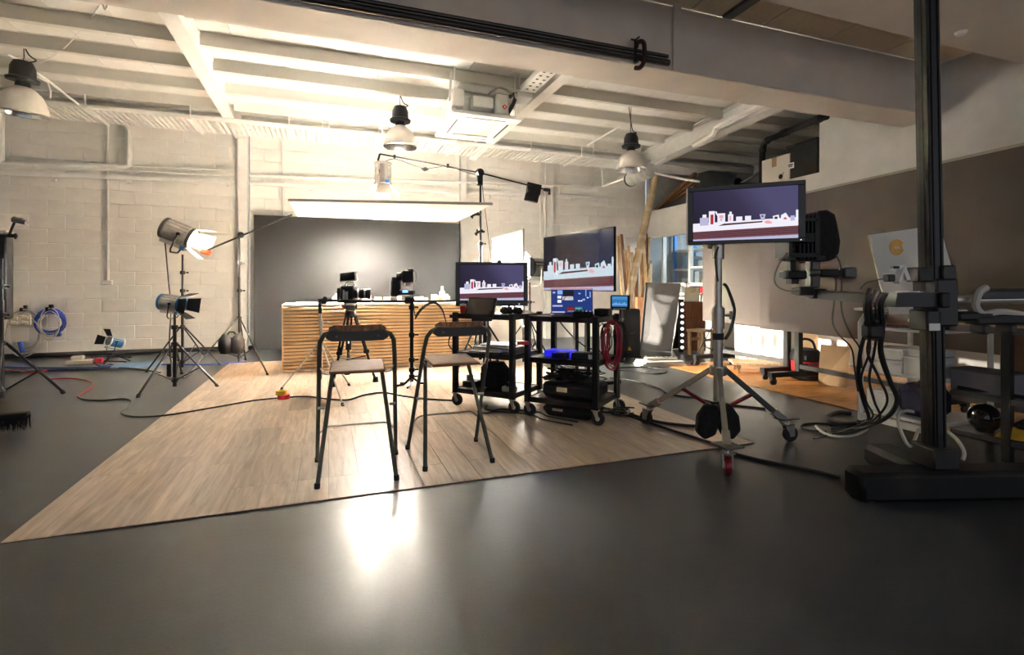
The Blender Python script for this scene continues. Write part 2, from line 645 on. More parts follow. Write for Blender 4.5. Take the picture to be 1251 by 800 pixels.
# ---------------------------------------------------------------- timber-look floor sheet
WOODF = bpy.data.materials.new('pale_oak_floor')
WOODF.use_nodes = True
nt = WOODF.node_tree
b_ = nt.nodes['Principled BSDF']
tc, mp, ns, rp, oi = [nt.nodes.new('ShaderNode' + k) for k in ('TexCoord', 'Mapping', 'TexNoise', 'ValToRGB', 'ObjectInfo')]
mp.inputs['Scale'].default_value = (14, 1.3, 1)
ns.inputs['Scale'].default_value, ns.inputs['Detail'].default_value, ns.inputs['Distortion'].default_value = 2.2, 6, 0.6
add = nt.nodes.new('ShaderNodeVectorMath')
add.operation = 'ADD'
mu = nt.nodes.new('ShaderNodeVectorMath')
mu.operation = 'SCALE'
mu.inputs['Scale'].default_value = 37
nt.links.new(oi.outputs['Random'], mu.inputs[0])
nt.links.new(tc.outputs['Object'], add.inputs[0])
nt.links.new(mu.outputs[0], add.inputs[1])
nt.links.new(add.outputs[0], mp.inputs[0])
nt.links.new(mp.outputs[0], ns.inputs['Vector'])
rp.color_ramp.elements[0].position, rp.color_ramp.elements[1].position = 0.30, 0.72
rp.color_ramp.elements[0].color = (0.40, 0.30, 0.22, 1)
rp.color_ramp.elements[1].color = (0.66, 0.53, 0.41, 1)
nt.links.new(ns.outputs['Fac'], rp.inputs[0])
mx = nt.nodes.new('ShaderNodeMix')
mx.data_type, mx.blend_type = 'RGBA', 'MULTIPLY'
mx.inputs[0].default_value = 1
mr = nt.nodes.new('ShaderNodeMapRange')
mr.inputs['To Min'].default_value, mr.inputs['To Max'].default_value = 0.80, 1.12
nt.links.new(oi.outputs['Random'], mr.inputs['Value'])
nt.links.new(rp.outputs[0], mx.inputs[6])
nt.links.new(mr.outputs[0], mx.inputs[7])
nt.links.new(mx.outputs[2], b_.inputs['Base Color'])
b_.inputs['Roughness'].default_value = 0.34
FX0, FX1, FY0, FY1 = -1.43, 3.07, 3.05, 9.0
FLZ = 0.008
wf = T('timber_floor_sheet', 'pale timber plank floor sheet laid over the grey floor up to the slatted counter', 'flooring', (0.82, 6.0, 0))
wf.part('backing', mat('floor_sheet_backing', (0.02, 0.02, 0.02), 0.6), MB().box(((FX0 + FX1) / 2, (FY0 + FY1) / 2, 0.002), (FX1 - FX0, FY1 - FY0, 0.004)))
PW = (FX1 - FX0) / 25
pl_me = {}
for i in range(25):
    x = FX0 + (i + 0.5) * PW
    cuts = [FY0]
    y = FY0 + random.choice((0.35, 0.6, 0.85, 1.1))
    while y < FY1 - 0.2:
        cuts.append(y)
        y += random.choice((0.85, 1.1, 1.1, 1.35))
    cuts.append(FY1)
    for y0, y1 in zip(cuts, cuts[1:]):
        L = round(y1 - y0, 3)
        if L not in pl_me:
            pl_me[L] = MB().box((0, 0, 0), (PW - 0.0016, L - 0.0016, 0.004)).mesh('plank', WOODF)
        wf.kids('plank', pl_me[L], [(x - 0.82, (y0 + y1) / 2 - 6.0, 0.006)])
wf.o['label'] = 'pale timber plank floor sheet laid over the grey floor up to the slatted counter'

# ---------------------------------------------------------------- lamps and stands
LAMPLENS = mat('lit_lamp_lens', (0.9, 0.9, 0.9), 0.2, emit=(1.0, 0.88, 0.70), est=3)
LENSOFF = mat('lamp_lens_glass', (0.25, 0.25, 0.24), 0.15, var=0.3, scale=60)
REFL = mat('lamp_silver', (0.62, 0.60, 0.57), 0.35, metal=0.7, var=0.25, scale=14)
DOORW = mat('barn_door_white', (0.80, 0.74, 0.62), 0.5)
WATT = 1.0


def rot_to(d):
    return V(d).to_track_quat('Y', 'Z').to_euler()


def studio_lamp(label, loc, d, s=1.0, shell=REFL, trim=BLUE, door=DOORW, lit=None, yoke=BLACKM, name='studio_lamp', doors=(1, 1, 1, 1), tip=0.55, group=None, color=(1, 0.90, 0.76), spot=75, yokes=1):
    t = T(name, label, 'studio lamp', loc, rot=rot_to(d), world=False, group=group)
    b = MB()
    b.lathe([(0.05 * s, -0.22 * s), (0.115 * s, -0.21 * s), (0.125 * s, -0.17 * s), (0.125 * s, 0.10 * s), (0.118 * s, 0.10 * s), (0.112 * s, 0.03 * s), (0.02 * s, 0.028 * s)], (0, 0, 0), (0, 1, 0), 20)
    body = t.part('lamp_housing', shell, b)
    b = MB()
    for k in range(7):
        a = PI * (0.12 + 0.76 * k / 6)
        b.bar((0.13 * s * math.cos(a), -0.17 * s, 0.13 * s * math.sin(a)), (0.13 * s * math.cos(a), 0.07 * s, 0.13 * s * math.sin(a)), 0.008 * s, 0.012 * s)
    b.box((0, -0.04 * s, -0.145 * s), (0.12 * s, 0.30 * s, 0.05 * s), bev=0.006)
    t.part('cooling_fin', STEELB, b, body)
    b = MB().lathe([(0.118 * s, 0.09 * s), (0.140 * s, 0.09 * s), (0.140 * s, 0.125 * s), (0.118 * s, 0.125 * s), (0.118 * s, 0.09 * s)], (0, 0, 0), (0, 1, 0), 20, False)
    t.part('trim_ring', trim, b)
    t.part('trim_ring', trim, MB().lathe([(0.118 * s, -0.235 * s), (0.134 * s, -0.225 * s), (0.134 * s, -0.20 * s), (0.118 * s, -0.195 * s), (0.118 * s, -0.235 * s)], (0, 0, 0), (0, 1, 0), 20, False))
    t.part('latch', BLUE, MB().box((0.05 * s, 0.08 * s, -0.15 * s), (0.06 * s, 0.05 * s, 0.05 * s)))
    t.part('lamp_lens', LAMPLENS if lit else LENSOFF, MB().lathe([(0.001, 0.135 * s), (0.06 * s, 0.13 * s), (0.116 * s, 0.112 * s), (0.116 * s, 0.10 * s), (0.001, 0.10 * s)], (0, 0, 0), (0, 1, 0), 20))
    if yokes:
        b = MB().tube([(-0.15 * s, 0, 0), (-0.15 * s, 0, -0.20 * s), (-0.11 * s, 0, -0.24 * s), (0.11 * s, 0, -0.24 * s), (0.15 * s, 0, -0.20 * s), (0.15 * s, 0, 0)], 0.011 * s, 6)
        b.lathe([(0.02 * s, 0), (0.02 * s, 0.03 * s)], (0.13 * s, 0, 0), (1, 0, 0), 10)
        b.lathe([(0.02 * s, 0), (0.02 * s, 0.03 * s)], (-0.13 * s, 0, 0), (-1, 0, 0), 10)
        t.part('yoke', yoke, b)
    for k in range(4):
        if not doors[k]:
            continue
        M = Matrix.Rotation(k * PI / 2, 4, 'Y')
        e = tip
        p = [V((-0.095 * s, 0.125 * s, 0.125 * s)), V((0.095 * s, 0.125 * s, 0.125 * s)), V((0.125 * s, (0.125 + 0.19 * math.cos(e)) * s, (0.125 + 0.19 * math.sin(e)) * s)), V((-0.125 * s, (0.125 + 0.19 * math.cos(e)) * s, (0.125 + 0.19 * math.sin(e)) * s))]
        t.part('barn_door', door, MB().prism([M @ q for q in p], M @ V((0, -0.003, 0.004))))
    if lit:
        loc = V(loc)
        dn = V(d).normalized()
        lamp('lamp_glow', 'SPOT', loc + dn * 0.20 * s, loc + dn * 2, lit, color, 0.05 * s, spot, 0.9)
    return t


def tripod_stand(label, base, feet, apex, low, top, r=0.016, m=BLACKM, name='light_stand', cat='stand', group=None, cols=2, leg_r=None, world=True):
    base = V(base)
    t = T(name, label, cat, (base.x, base.y, 0), group=group)
    lr = leg_r or r * 0.7
    b = MB().tube([(base.x, base.y, low - 0.08), (base.x, base.y, (apex + top) / 2)], r * 1.15, 10)
    b.tube([(base.x, base.y, (apex + top) / 2 - 0.02), (base.x, base.y, top)], r * 0.8, 10)
    t.part('pole', m, b)
    for z in [apex, low] + [apex + (top - apex) * (k + 1) / (cols + 1) for k in range(cols)]:
        b = MB().lathe([(r * 1.9, -0.025), (r * 2.1, 0), (r * 1.9, 0.025)], (base.x, base.y, z), (0, 0, 1), 10)
        if z not in (apex, low):
            b.tube([(base.x, base.y, z), (base.x + 0.06, base.y - 0.02, z)], 0.007, 6)
            b.ball((base.x + 0.07, base.y - 0.025, z), 0.014, 8)
        t.part('collar', m, b)
    for f in feet:
        f = V((f[0], f[1], 0.015))
        d = (f - V((base.x, base.y, f.z))).normalized()
        a = V((base.x, base.y, apex)) + d * r * 1.8
        lg = t.part('leg', m, MB().tube([a, f], lr, 8))
        t.part('rubber_foot', RUBBER, MB().tube([f + (a - f).normalized() * 0.03 - V((0, 0, 0.0)), f - V((0, 0, 0.014))], lr * 1.5, 8), lg)
        mid = a.lerp(f, 0.55)
        t.part('brace', m, MB().tube([V((base.x, base.y, low)) + d * r * 1.8, mid], lr * 0.75, 6))
    return t


# far tall stand with the big tungsten lamp
p = fl(223, 452)
big_d = 7.35
bp = V((p.x, p.y, 0))
tripod_stand('tall black light stand carrying the lit silver lamp', bp, [fl(179, 455), fl(269, 446), fl(250, 436)], 0.62, 0.12, 1.66, cols=3)
lp = at(224, 287, (bp.y * CY + bp.x * SY)) + V((0.03, 0, 0))
bigdir = V((1.0, -0.10, -0.44))
studio_lamp('large silver lamp switched on with open barn doors on tall stand', (bp.x, bp.y, lp.z), bigdir, 1.15, trim=GREYM, lit=1100 * WATT, tip=0.35, spot=58, doors=(1, 0, 1, 1))
cable('lamp_cable', 'black power cable hanging from the lit silver lamp down its stand', [at(200, 288, 7.3), at(202, 300, 7.3), at(206, 345, 7.2), at(209, 375, 7.1), at(207, 420, 7.0), at(210, 452, 7.0), fl(206, 462) + V((0, 0, .01)), fl(226, 462) + V((0, 0, .01)), fl(236, 455) + V((0, 0, .01))], 0.009)
# near stand with the small blue lamp
p = fl(213.5, 474)
bp2 = V((p.x, p.y, 0))
tripod_stand('black light stand in front, carrying the small unlit blue lamp', bp2, [fl(168, 486), fl(266, 473), fl(222, 457)], 0.52, 0.10, 0.92, cols=1, r=0.018)
studio_lamp('small blue lamp unlit, tilted down on the front light stand', (bp2.x, bp2.y, 1.0), V((0.9, -0.3, -0.14)), 0.72, trim=BLUE, shell=REFL, door=BLACKM, tip=0.45)
b = MB().box(at(207, 452, 6.2), (0.05, 0.05, 0.16), bev=0.008)
single('dimmer_box', 'small black inline dimmer hanging in the cable by the front light stand', 'dimmer', BLACK, b, loc=tuple(at(207, 452, 6.2)))

# boom stand with red counterweight
p = fl(292.5, 446)
bs = V((p.x, p.y, 0))
top = at(294, 288, bs.y * CY + bs.x * SY)
tripod_stand('black boom stand with open legs left of the charcoal backdrop', bs, [fl(228, 460), fl(327, 459), fl(300, 440)], 0.72, 0.13, top.z, cols=2, name='boom_stand')
db = bs.y * CY + bs.x * SY
t = T('lamp_boom', 'black boom arm with red counterweight clamped across the boom stand', 'boom', tuple(at(294, 287, db)))
e0, e1 = at(252, 306, db - 0.2), at(357, 262, db + 0.2)
t.part('rod', BLACKM, MB().tube([e0, e1], 0.014, 8))
t.part('pivot_clamp', BLACKM, MB().lathe([(0.045, -0.03), (0.05, 0), (0.045, 0.03)], at(294, 287, db), (0.3, -1, 0), 12))
b = MB()
b.box(at(366, 256, db + 0.2), (0.10, 0.03, 0.025))
b.bar(at(360, 258, db + 0.2), at(364, 250, db + 0.2), 0.02, 0.03)
b.bar(at(364, 258, db + 0.2), at(374, 262, db + 0.2), 0.02, 0.02)
t.part('grip_head', BLACKM, b)
cw = at(252, 308, db - 0.2)
Rw = Matrix.Rotation(0.3, 3, 'Y')
t.part('counterweight', mat('orange_red_paint', (0.72, 0.06, 0.02), 0.4), MB().box(cw, (0.14, 0.10, 0.075), Rw, bev=0.02), label='orange-red counterweight')


def sandbag(label, c, w, h, d, rz=0.0):
    t = T('sandbag', label, 'sandbag', (c[0], c[1], c[2]), rz, world=False)
    for k in (-1, 1):
        b = MB()
        b.M = Matrix.Translation((k * w * 0.27, 0, -h * 0.45)) @ Matrix.Rotation(k * 0.14, 4, 'Y')
        b.lathe([(0.02, -h * .5), (d * .8, -h * .44), (d, -h * .2), (d * .85, h * .2), (d * .3, h * .46), (0.015, h * .5)], (0, 0, 0), (0, 0, 1), 10)
        b.v = [(x, y, z) for x, y, z in b.v]
        t.part('bag_half', FABRIC, b)
    t.part('strap', FABRIC, MB().tube([(-w * .22, 0, -0.01), (-w * .1, 0, 0.03), (w * .1, 0, 0.03), (w * .22, 0, -0.01)], 0.012, 6))
    return t


sandbag('black sandbag hung over a leg of the black boom stand', at(283, 408, 7.3), 0.26, 0.30, 0.11)

# ---------------------------------------------------------------- set: backdrop, counter, silks
p0, p1 = on_y(310, 350, 10.68), on_y(562, 350, 10.68)
t = T('backdrop_panel', 'large charcoal painted backdrop panel standing against the block wall', 'backdrop', ((p0.x + p1.x) / 2, 10.7, 0))
t.part('panel', BACKD, MB().box(((p0.x + p1.x) / 2, 10.70, 1.275), (p1.x - p0.x, 0.02, 2.55), bev=0.003))
b = MB()
for x in (p0.x + .2, (p0.x + p1.x) / 2, p1.x - .2):
    b.box((x, 10.735, 1.275), (0.05, 0.05, 2.5))
t.part('batten', PINE, b)

CX0, CX1, CYF, CYB, CH = -0.57, 2.17, 7.72, 8.42, 0.955
t = T('slatted_counter', 'long pale counter faced with horizontal timber slats below a white top', 'counter', ((CX0 + CX1) / 2, 8.07, 0))
b = MB()
b.box(((CX0 + CX1) / 2, CYF + 0.05, 0.45), (CX1 - CX0 - 0.02, 0.02, 0.88))
for x in (CX0 + .02, CX1 - .02):
    b.box((x, 8.08, 0.45), (0.03, 0.66, 0.88))
t.part('carcass', mat('slat_backing', (0.16, 0.08, 0.035), 0.6), b)
t.part('worktop', mat('white_worktop', (0.82, 0.76, 0.66), 0.35), MB().box(((CX0 + CX1) / 2, 8.07, CH - 0.02), (CX1 - CX0 + 0.03, 0.74, 0.04), bev=0.008))
sl = MB().box((0, 0, 0), (CX1 - CX0, 0.03, 0.037), bev=0.004).mesh('slat', SLAT)
t.kids('slat', sl, [(0, CYF + 0.02 - 8.07, 0.03 + 0.0475 * k) for k in range(19)])
t.part('end_panel', SLAT, MB().box((CX0 - 0.008, 8.07, 0.46), (0.015, 0.68, 0.90)))

# overhead silk
SILK = cloth_mat('white_silk', (0.88, 0.84, 0.78), 0.55)
c4 = [at(353, 245.5, (2.30 - 1.2) / ((V0 - 245.5) / FPX)), at(601, 250, (2.30 - 1.2) / ((V0 - 250) / FPX)), at(557, 271, (2.30 - 1.2) / ((V0 - 271) / FPX)), at(364, 264, (2.30 - 1.2) / ((V0 - 264) / FPX))]
cc = sum(c4, V()) / 4
t = T('overhead_silk', 'white diffusion silk in a rigid frame held flat above the counter', 'diffuser', tuple(cc))
FRM = mat('silk_frame', (0.34, 0.32, 0.29), 0.4, metal=0.5)
for i in range(4):
    t.part('frame_bar', FRM, MB().bar(c4[i] + V((0, 0, .012)), c4[(i + 1) % 4] + V((0, 0, .012)), 0.025, 0.03))
n = 10
b = MB()
vs, fs = [], []
for i in range(n + 1):
    for j in range(n + 1):
        a_, q_ = i / n, j / n
        p = c4[0].lerp(c4[1], a_).lerp(c4[3].lerp(c4[2], a_), q_)
        vs.append(p - V((0, 0, 0.03 * math.sin(PI * a_) * math.sin(PI * q_) + 0.006)))
for i in range(n):
    for j in range(n):
        k = i * (n + 1) + j
        fs.append((k, k + n + 1, k + n + 2, k + 1))
b.add(vs, fs)
t.part('silk', SILK, b)

# boom with hanging lamp over the silk
bd = 8.0
pb = at(587, 440, bd)
pb.z = 0
tp = at(586, 208, bd)
tripod_stand('tall black stand behind the carts, holding the long thin boom', pb, [V((pb.x - .42, pb.y - .25, 0)), V((pb.x + .45, pb.y - .2, 0)), V((pb.x, pb.y + .5, 0))], 0.72, 0.14, tp.z, r=0.022, cols=3, name='boom_stand')
e0, e1 = at(464, 188, bd - 0.1), at(672, 233, bd + 0.15)
ep = at(586, 211, bd)
t = T('lamp_boom', 'long thin boom sloping from the hanging lamp down to a black weight bag', 'boom', tuple(ep))
t.part('rod', BLACKM, MB().tube([e0, ep, e1], 0.012, 8))
t.part('pivot_clamp', BLACKM, MB().lathe([(0.06, -0.04), (0.07, 0), (0.06, 0.04)], ep, (0.3, -1, 0), 12).box(ep - V((0, 0, .12)), (0.09, 0.07, 0.16), bev=0.01))
t.part('end_clamp', BLACKM, MB().box(at(668, 232, bd + .12), (0.11, 0.05, 0.05), bev=0.01).bar(at(671, 231, bd + .12), at(671, 238, bd + .12), 0.03, 0.03))
for u, v in ((482, 191.5), (547, 202.5)):
    t.part('cable_clip', BLACKM, MB().box(at(u, v, bd - 0.05), (0.035, 0.035, 0.06)))
t = T('boom_weight_bag', 'black weight bag slung over the low end of the boom', 'sandbag', tuple(at(654, 230, bd + .1)))
q = lambda u, v, k=0.0: at(u, v, bd + .1 + k)
t.part('bag_flap', FABRIC, MB().prism([q(645, 222), q(662, 226), q(660, 238), q(644, 236)], (0.02, 0.07, 0)).prism([q(643, 235, -.03), q(659, 238, -.03), q(657, 247, -.05), q(641, 243.5, -.05)], (0.02, 0.09, 0)))
t.part('bag_pouch', FABRIC, MB().prism([q(644, 223, .09), q(661, 227, .09), q(657, 245, .14), q(642, 241, .14)], (0.02, 0.06, 0)))
hl = at(468, 217, bd - 0.1)
t = studio_lamp('blue-trimmed lamp switched on, hanging face down from the boom end', (hl.x, hl.y, hl.z), V((0.001, 0.02, -1)), 1.0, lit=2400 * WATT, tip=0.62, trim=REFL, yokes=0, color=(1, 0.95, 0.88), spot=95)
b = MB().tube([at(464, 188, bd - .1), at(462, 195, bd - .1), at(463, 205, bd - .2), at(466, 218, bd - .25)], 0.016, 8)
single('lamp_hanger', 'black curved hanger bar holding the face-down lamp under the boom', 'hanger', BLACKM, b, loc=tuple(at(464, 188, bd - .1)))
cable('boom_cable', 'thin black cable looping along the underside of the long boom', [at(467, 199, bd - .1), at(482, 194, bd - .1), at(505, 202, bd), at(520, 206, bd), at(547, 203, bd), at(565, 209, bd), at(584, 214, bd)], 0.006)
single('cable_tag', 'small dark tag lying in the loop of the boom cable', 'tag', BLACK, MB().prism([at(514, 206, bd), at(520, 204, bd), at(524, 207, bd), at(519, 209, bd)], (0, .03, 0)), loc=tuple(at(519, 206, bd)))
cable('drop_cable', 'thin cable falling beside the tall stand behind the carts', [at(589, 214, bd), at(590, 235, bd), at(595, 275, bd), at(600, 318, bd), at(601, 340, bd + .1), at(603, 380, bd + .1)], 0.005)
for u, v in ((583, 262), (588, 283)):
    b = MB().box(at(u, v, bd - .05), (0.10, 0.04, 0.03)).bar(at(u - 8, v + 3, bd - .05), at(u + 2, v - 2, bd - .05), 0.02, 0.03).tube([at(u - 5, v - 3, bd - .05), at(u - 6, v + 5, bd - .05)], 0.012, 6)
    single('grip_clamp', 'black grip clamp on the tall stand, %s' % ('just under the silk corner' if v < 270 else 'above the cart monitor'), 'clamp', BLACKM, b, loc=tuple(at(u, v, bd)))

# side diffusion frame with lamp behind
sd = 8.15
t = T('side_silk', 'upright white diffusion cloth glowing behind the cart monitor', 'diffuser', tuple(V((at(620, 440, sd).x, at(620, 440, sd).y, 0))))
q4 = [at(601, 292, 8.55), at(638, 281.5, 7.95), at(638, 440, 7.95), at(601, 436, 8.55)]
b = MB()
vs, fs = [], []
for i in range(n + 1):
    for j in range(n + 1):
        p = q4[0].lerp(q4[1], i / n).lerp(q4[3].lerp(q4[2], i / n), j / n)
        vs.append(p + V((0.012, 0.02, 0)) * math.sin(i * 1.9 + j * 0.5))
for i in range(n):
    for j in range(n):
        k = i * (n + 1) + j
        fs.append((k, k + n + 1, k + n + 2, k + 1))
b.add(vs, fs)
t.part('silk', SILK, b)
t.part('frame_bar', WMETAL, MB().tube([q4[0], q4[1]], 0.012, 6))
t.part('frame_bar', WMETAL, MB().tube([q4[2], q4[3]], 0.012, 6))
p = at(639.5, 440, 7.9)
tripod_stand('thin grey stand at the edge of the upright white cloth', V((p.x, p.y, 0)), [V((p.x - .4, p.y + .2, 0)), V((p.x + .35, p.y + .3, 0)), V((p.x + .05, p.y - .45, 0))], 0.6, 0.12, at(639, 279, 7.9).z, r=0.016, cols=1, m=GREYM)
p = at(647, 440, 8.75)
tripod_stand('thin dark stand behind the cart monitor with the side lamp', V((p.x, p.y, 0)), [V((p.x - .4, p.y + .2, 0)), V((p.x + .4, p.y + .2, 0)), V((p.x, p.y - .45, 0))], 0.6, 0.12, at(648, 345, 8.7).z, r=0.018, cols=1)
ls = at(652, 327, 8.7)
studio_lamp('side lamp with round fins seen from behind, shining into the white cloth', ls, V((-1, -0.42, 0.02)), 1.25, shell=GREYM, trim=BLACKM, lit=800 * WATT, tip=0.5, door=BLACKM, yoke=STEELB, color=(0.97, 0.98, 1.0), spot=90)

# ---------------------------------------------------------------- things on the counter
PERF = mat('clear_white_glass', (0.86, 0.84, 0.80), 0.12, coat=0.5)
AMBER = mat('amber_liquid', (0.75, 0.22, 0.04), 0.15, coat=0.6)
REDJ = mat('red_liquid', (0.55, 0.03, 0.03), 0.15, coat=0.6)
GOLD = mat('pale_gold_cap', (0.75, 0.60, 0.35), 0.3, metal=0.7)


def cpos(u, y=8.0):
    p = on_y(u, 360, y)
    return (p.x, y, CH)


def bottle(label, u, h, r, body=PERF, cap=PERF, y=8.0, shape=0, name='bottle', cat='bottle', group=None):
    t = T(name, label, cat, cpos(u, y), world=False, group=group)
    if shape == 0:      # round bottle
        t.part('body', body, MB().lathe([(r * .9, 0), (r, 0.01), (r, h * .62), (r * .4, h * .76), (r * .35, h * .8)], n=14))
        t.part('cap', cap, MB().lathe([(r * .42, h * .8), (r * .42, h), (0.001, h)], n=12))
    elif shape == 1:    # square flacon
        t.part('body', body, MB().box((0, 0, h * .38), (r * 2, r * 1.3, h * .76), bev=r * .2))
        t.part('cap', cap, MB().box((0, 0, h * .88), (r * .8, r * .8, h * .22), bev=r * .1))
    elif shape == 2:    # jar
        t.part('body', body, MB().lathe([(r * .92, 0), (r, 0.008), (r, h * .68)], n=16))
        t.part('lid', cap, MB().lathe([(r * 1.03, h * .69), (r * 1.03, h), (0.001, h)], n=16))
    elif shape == 3:    # tumbler
        t.part('body', body, MB().lathe([(r * .75, 0), (r, h), (r * .9, h), (r * .66, 0.012), (0.001, 0.012)], n=16))
    return t


bottle('square white flacon, first at the left end of the counter', 411.5, 0.14, 0.055, shape=1)
bottle('tall red-filled bottle just right of the square white flacon', 416.5, 0.19, 0.032, REDJ, PERF, y=8.1)
bottle('white jug-shaped bottle half hidden behind the film camera', 447, 0.17, 0.05, y=8.05)
bottle('slim white bottle right beside the film camera lens', 451, 0.18, 0.03, y=7.95)
bottle('left one of the two short white jars on the counter', 462, 0.085, 0.05, shape=2, name='jar', cat='jar')
bottle('right one of the two short white jars on the counter', 473, 0.085, 0.05, shape=2, name='jar', cat='jar')
bottle('clear tumbler standing behind the gimbal camera', 488, 0.10, 0.035, shape=3, name='tumbler', cat='glass')
t = T('bottle', 'white bottle lying on its side right of the gimbal camera', 'bottle', cpos(513, 7.98), 0.3, world=False)
t.part('body', PERF, MB().lathe([(0.04, -0.08), (0.045, -0.07), (0.045, 0.05), (0.018, 0.08)], (0, 0, 0.046), (1, 0, 0.05), 14))
t.part('cap', PERF, MB().lathe([(0.02, 0.08), (0.02, 0.13), (0.001, 0.13)], (0, 0, 0.046), (1, 0, 0.05), 12))
bottle('pyramid-capped small jar between lying bottle and amber jar', 519, 0.07, 0.045, shape=2, name='jar', cat='jar', y=8.1)
bottle('tall white glass bottle at the right end of the counter', 540.5, 0.25, 0.045, y=8.1)
bottle('amber-filled jar in front of the right-hand bottles', 537, 0.10, 0.045, AMBER, PERF, shape=2, name='jar', cat='jar', y=7.92)
bottle('low wide white jar left of the amber jar', 530.5, 0.12, 0.045, shape=2, name='jar', cat='jar', y=8.06)
bottle('gold-capped square flacon at the far right of the bottles', 546.5, 0.13, 0.04, PERF, GOLD, shape=1, y=8.0)
p = on_y(480, 362, 7.92)
t = T('serving_tray', 'long low tray lying near the front edge of the counter', 'tray', (p.x, 7.9, CH), world=False)
t.part('board', BROWNW, MB().box((0, 0, 0.008), (0.62, 0.16, 0.016), bev=0.004))
for k in (-1, 1):
    t.part('rim', BROWNW, MB().box((0, k * 0.075, 0.02), (0.62, 0.01, 0.014)))
for k, (u, y, w_) in enumerate(((366, 7.9, .09), (374, 8.0, .07), (381, 7.92, .06))):
    p = on_y(u, 368, y)
    single('paper_scrap', ('leftmost', 'middle', 'rightmost')[k] + ' of the white paper scraps at the left end of the counter', 'paper', WHITE, MB().box((0, 0, 0.012), (w_, 0.07, 0.024), Matrix.Rotation(k * .5, 3, 'Z'), bev=0.004), loc=(p.x, y, CH), world=False)

# ---------------------------------------------------------------- film camera on tripod
d0 = 6.45
pc = at(428, 400, d0)
feet = [fl(406, 473), fl(459, 467), V((pc.x - 0.02, pc.y + 0.52, 0))]
t = T('camera_tripod', 'black film tripod standing between counter and left stool', 'tripod', (pc.x, pc.y, 0))
za = at(428, 385, d0).z
for f in feet:
    f = V((f.x, f.y, 0.02))
    a_ = V((pc.x, pc.y, za))
    dd = (f - a_)
    dd.z = 0
    dd.normalize()
    a2 = a_ + dd * 0.06
    m_ = a2.lerp(f, 0.55)
    s_ = V((-dd.y, dd.x, 0)) * 0.022
    lg = t.part('leg', BLACKM, MB().tube([a2 + s_, m_ + s_], 0.014, 8).tube([a2 - s_, m_ - s_], 0.014, 8).tube([m_ + (a2 - m_) * .15, f], 0.016, 8).box(m_, (0.07, 0.05, 0.05), bev=0.01))
    t.part('rubber_foot', RUBBER, MB().tube([f + V((0, 0, .05)), f - V((0, 0, 0.018))], [0.03, 0.04], 10), lg)
    t.part('spreader', BLACKM, MB().tube([a_ - V((0, 0, .55)), a_.lerp(f, .62)], 0.009, 6))
b = MB().lathe([(0.05, 0), (0.075, 0.03), (0.06, 0.09), (0.035, 0.12)], (pc.x, pc.y, za - 0.03), (0, 0, 1), 14)
t.part('bowl', BLACKM, b)
hz = at(428, 373, d0).z
b = MB().box((pc.x, pc.y, hz - 0.02), (0.11, 0.13, 0.10), bev=0.012)
b.lathe([(0.045, -0.08), (0.045, 0.08)], (pc.x, pc.y, hz), (1, 0, 0), 14)
t.part('fluid_head', GREYM, b)
t.part('plate', WMETAL, MB().box((pc.x, pc.y, at(428, 371.5, d0).z), (0.12, 0.16, 0.025), bev=0.004))
t.part('lock_knob', RED, MB().lathe([(0.018, 0), (0.018, 0.03)], at(421, 374, d0 - .05), (-1, 0, 0), 10))
z0 = at(428, 370.5, d0).z
t = T('film_camera', 'black cinema camera with a small top monitor on the black tripod', 'camera', (pc.x, pc.y, z0), -0.35, world=False)
t.part('body', BLACK, MB().box((-0.02, 0, 0.125), (0.16, 0.17, 0.19), bev=0.015))
b = MB().lathe([(0.05, 0), (0.055, 0.01), (0.055, 0.07), (0.062, 0.08), (0.062, 0.14), (0.07, 0.15), (0.07, 0.19), (0.06, 0.19), (0.055, 0.17), (0.001, 0.165)], (0.06, 0.0, 0.12), (1, 0.25, 0), 18)
t.part('lens', BLACKM, b)
b = MB()
for h_ in (0.03, 0.11, 0.16):
    b.lathe([(0.066, h_), (0.068, h_ + 0.008), (0.066, h_ + 0.016)], (0.06, 0, 0.12), (1, 0.25, 0), 18)
t.part('lens_ring', STEEL, b)
t.part('battery', BLACK, MB().box((-0.13, 0, 0.12), (0.05, 0.10, 0.15), bev=0.01))
t.part('port_cover', STEELB, MB().box((-0.02, -0.088, 0.10), (0.035, 0.01, 0.10)).box((-0.055, -0.088, 0.10), (0.02, 0.01, 0.14)))
t.part('top_handle', STEELB, MB().tube([(-0.06, 0, 0.22), (-0.05, 0, 0.26), (0.04, 0, 0.27), (0.06, 0, 0.22)], 0.014, 8))
mo = t.part('top_monitor', BLACK, MB().box((-0.02, -0.03, 0.335), (0.20, 0.03, 0.11), Matrix.Rotation(-0.12, 3, 'Y') @ Matrix.Rotation(-0.35, 3, 'X'), bev=0.006))
t.part('hood', STEELB, MB().box((0.085, -0.04, 0.34), (0.02, 0.05, 0.11), Matrix.Rotation(-0.12, 3, 'Y')), mo)
t.part('rod', BLACKM, MB().tube([(-0.14, -0.05, 0.015), (0.26, -0.02, 0.015)], 0.008, 6))

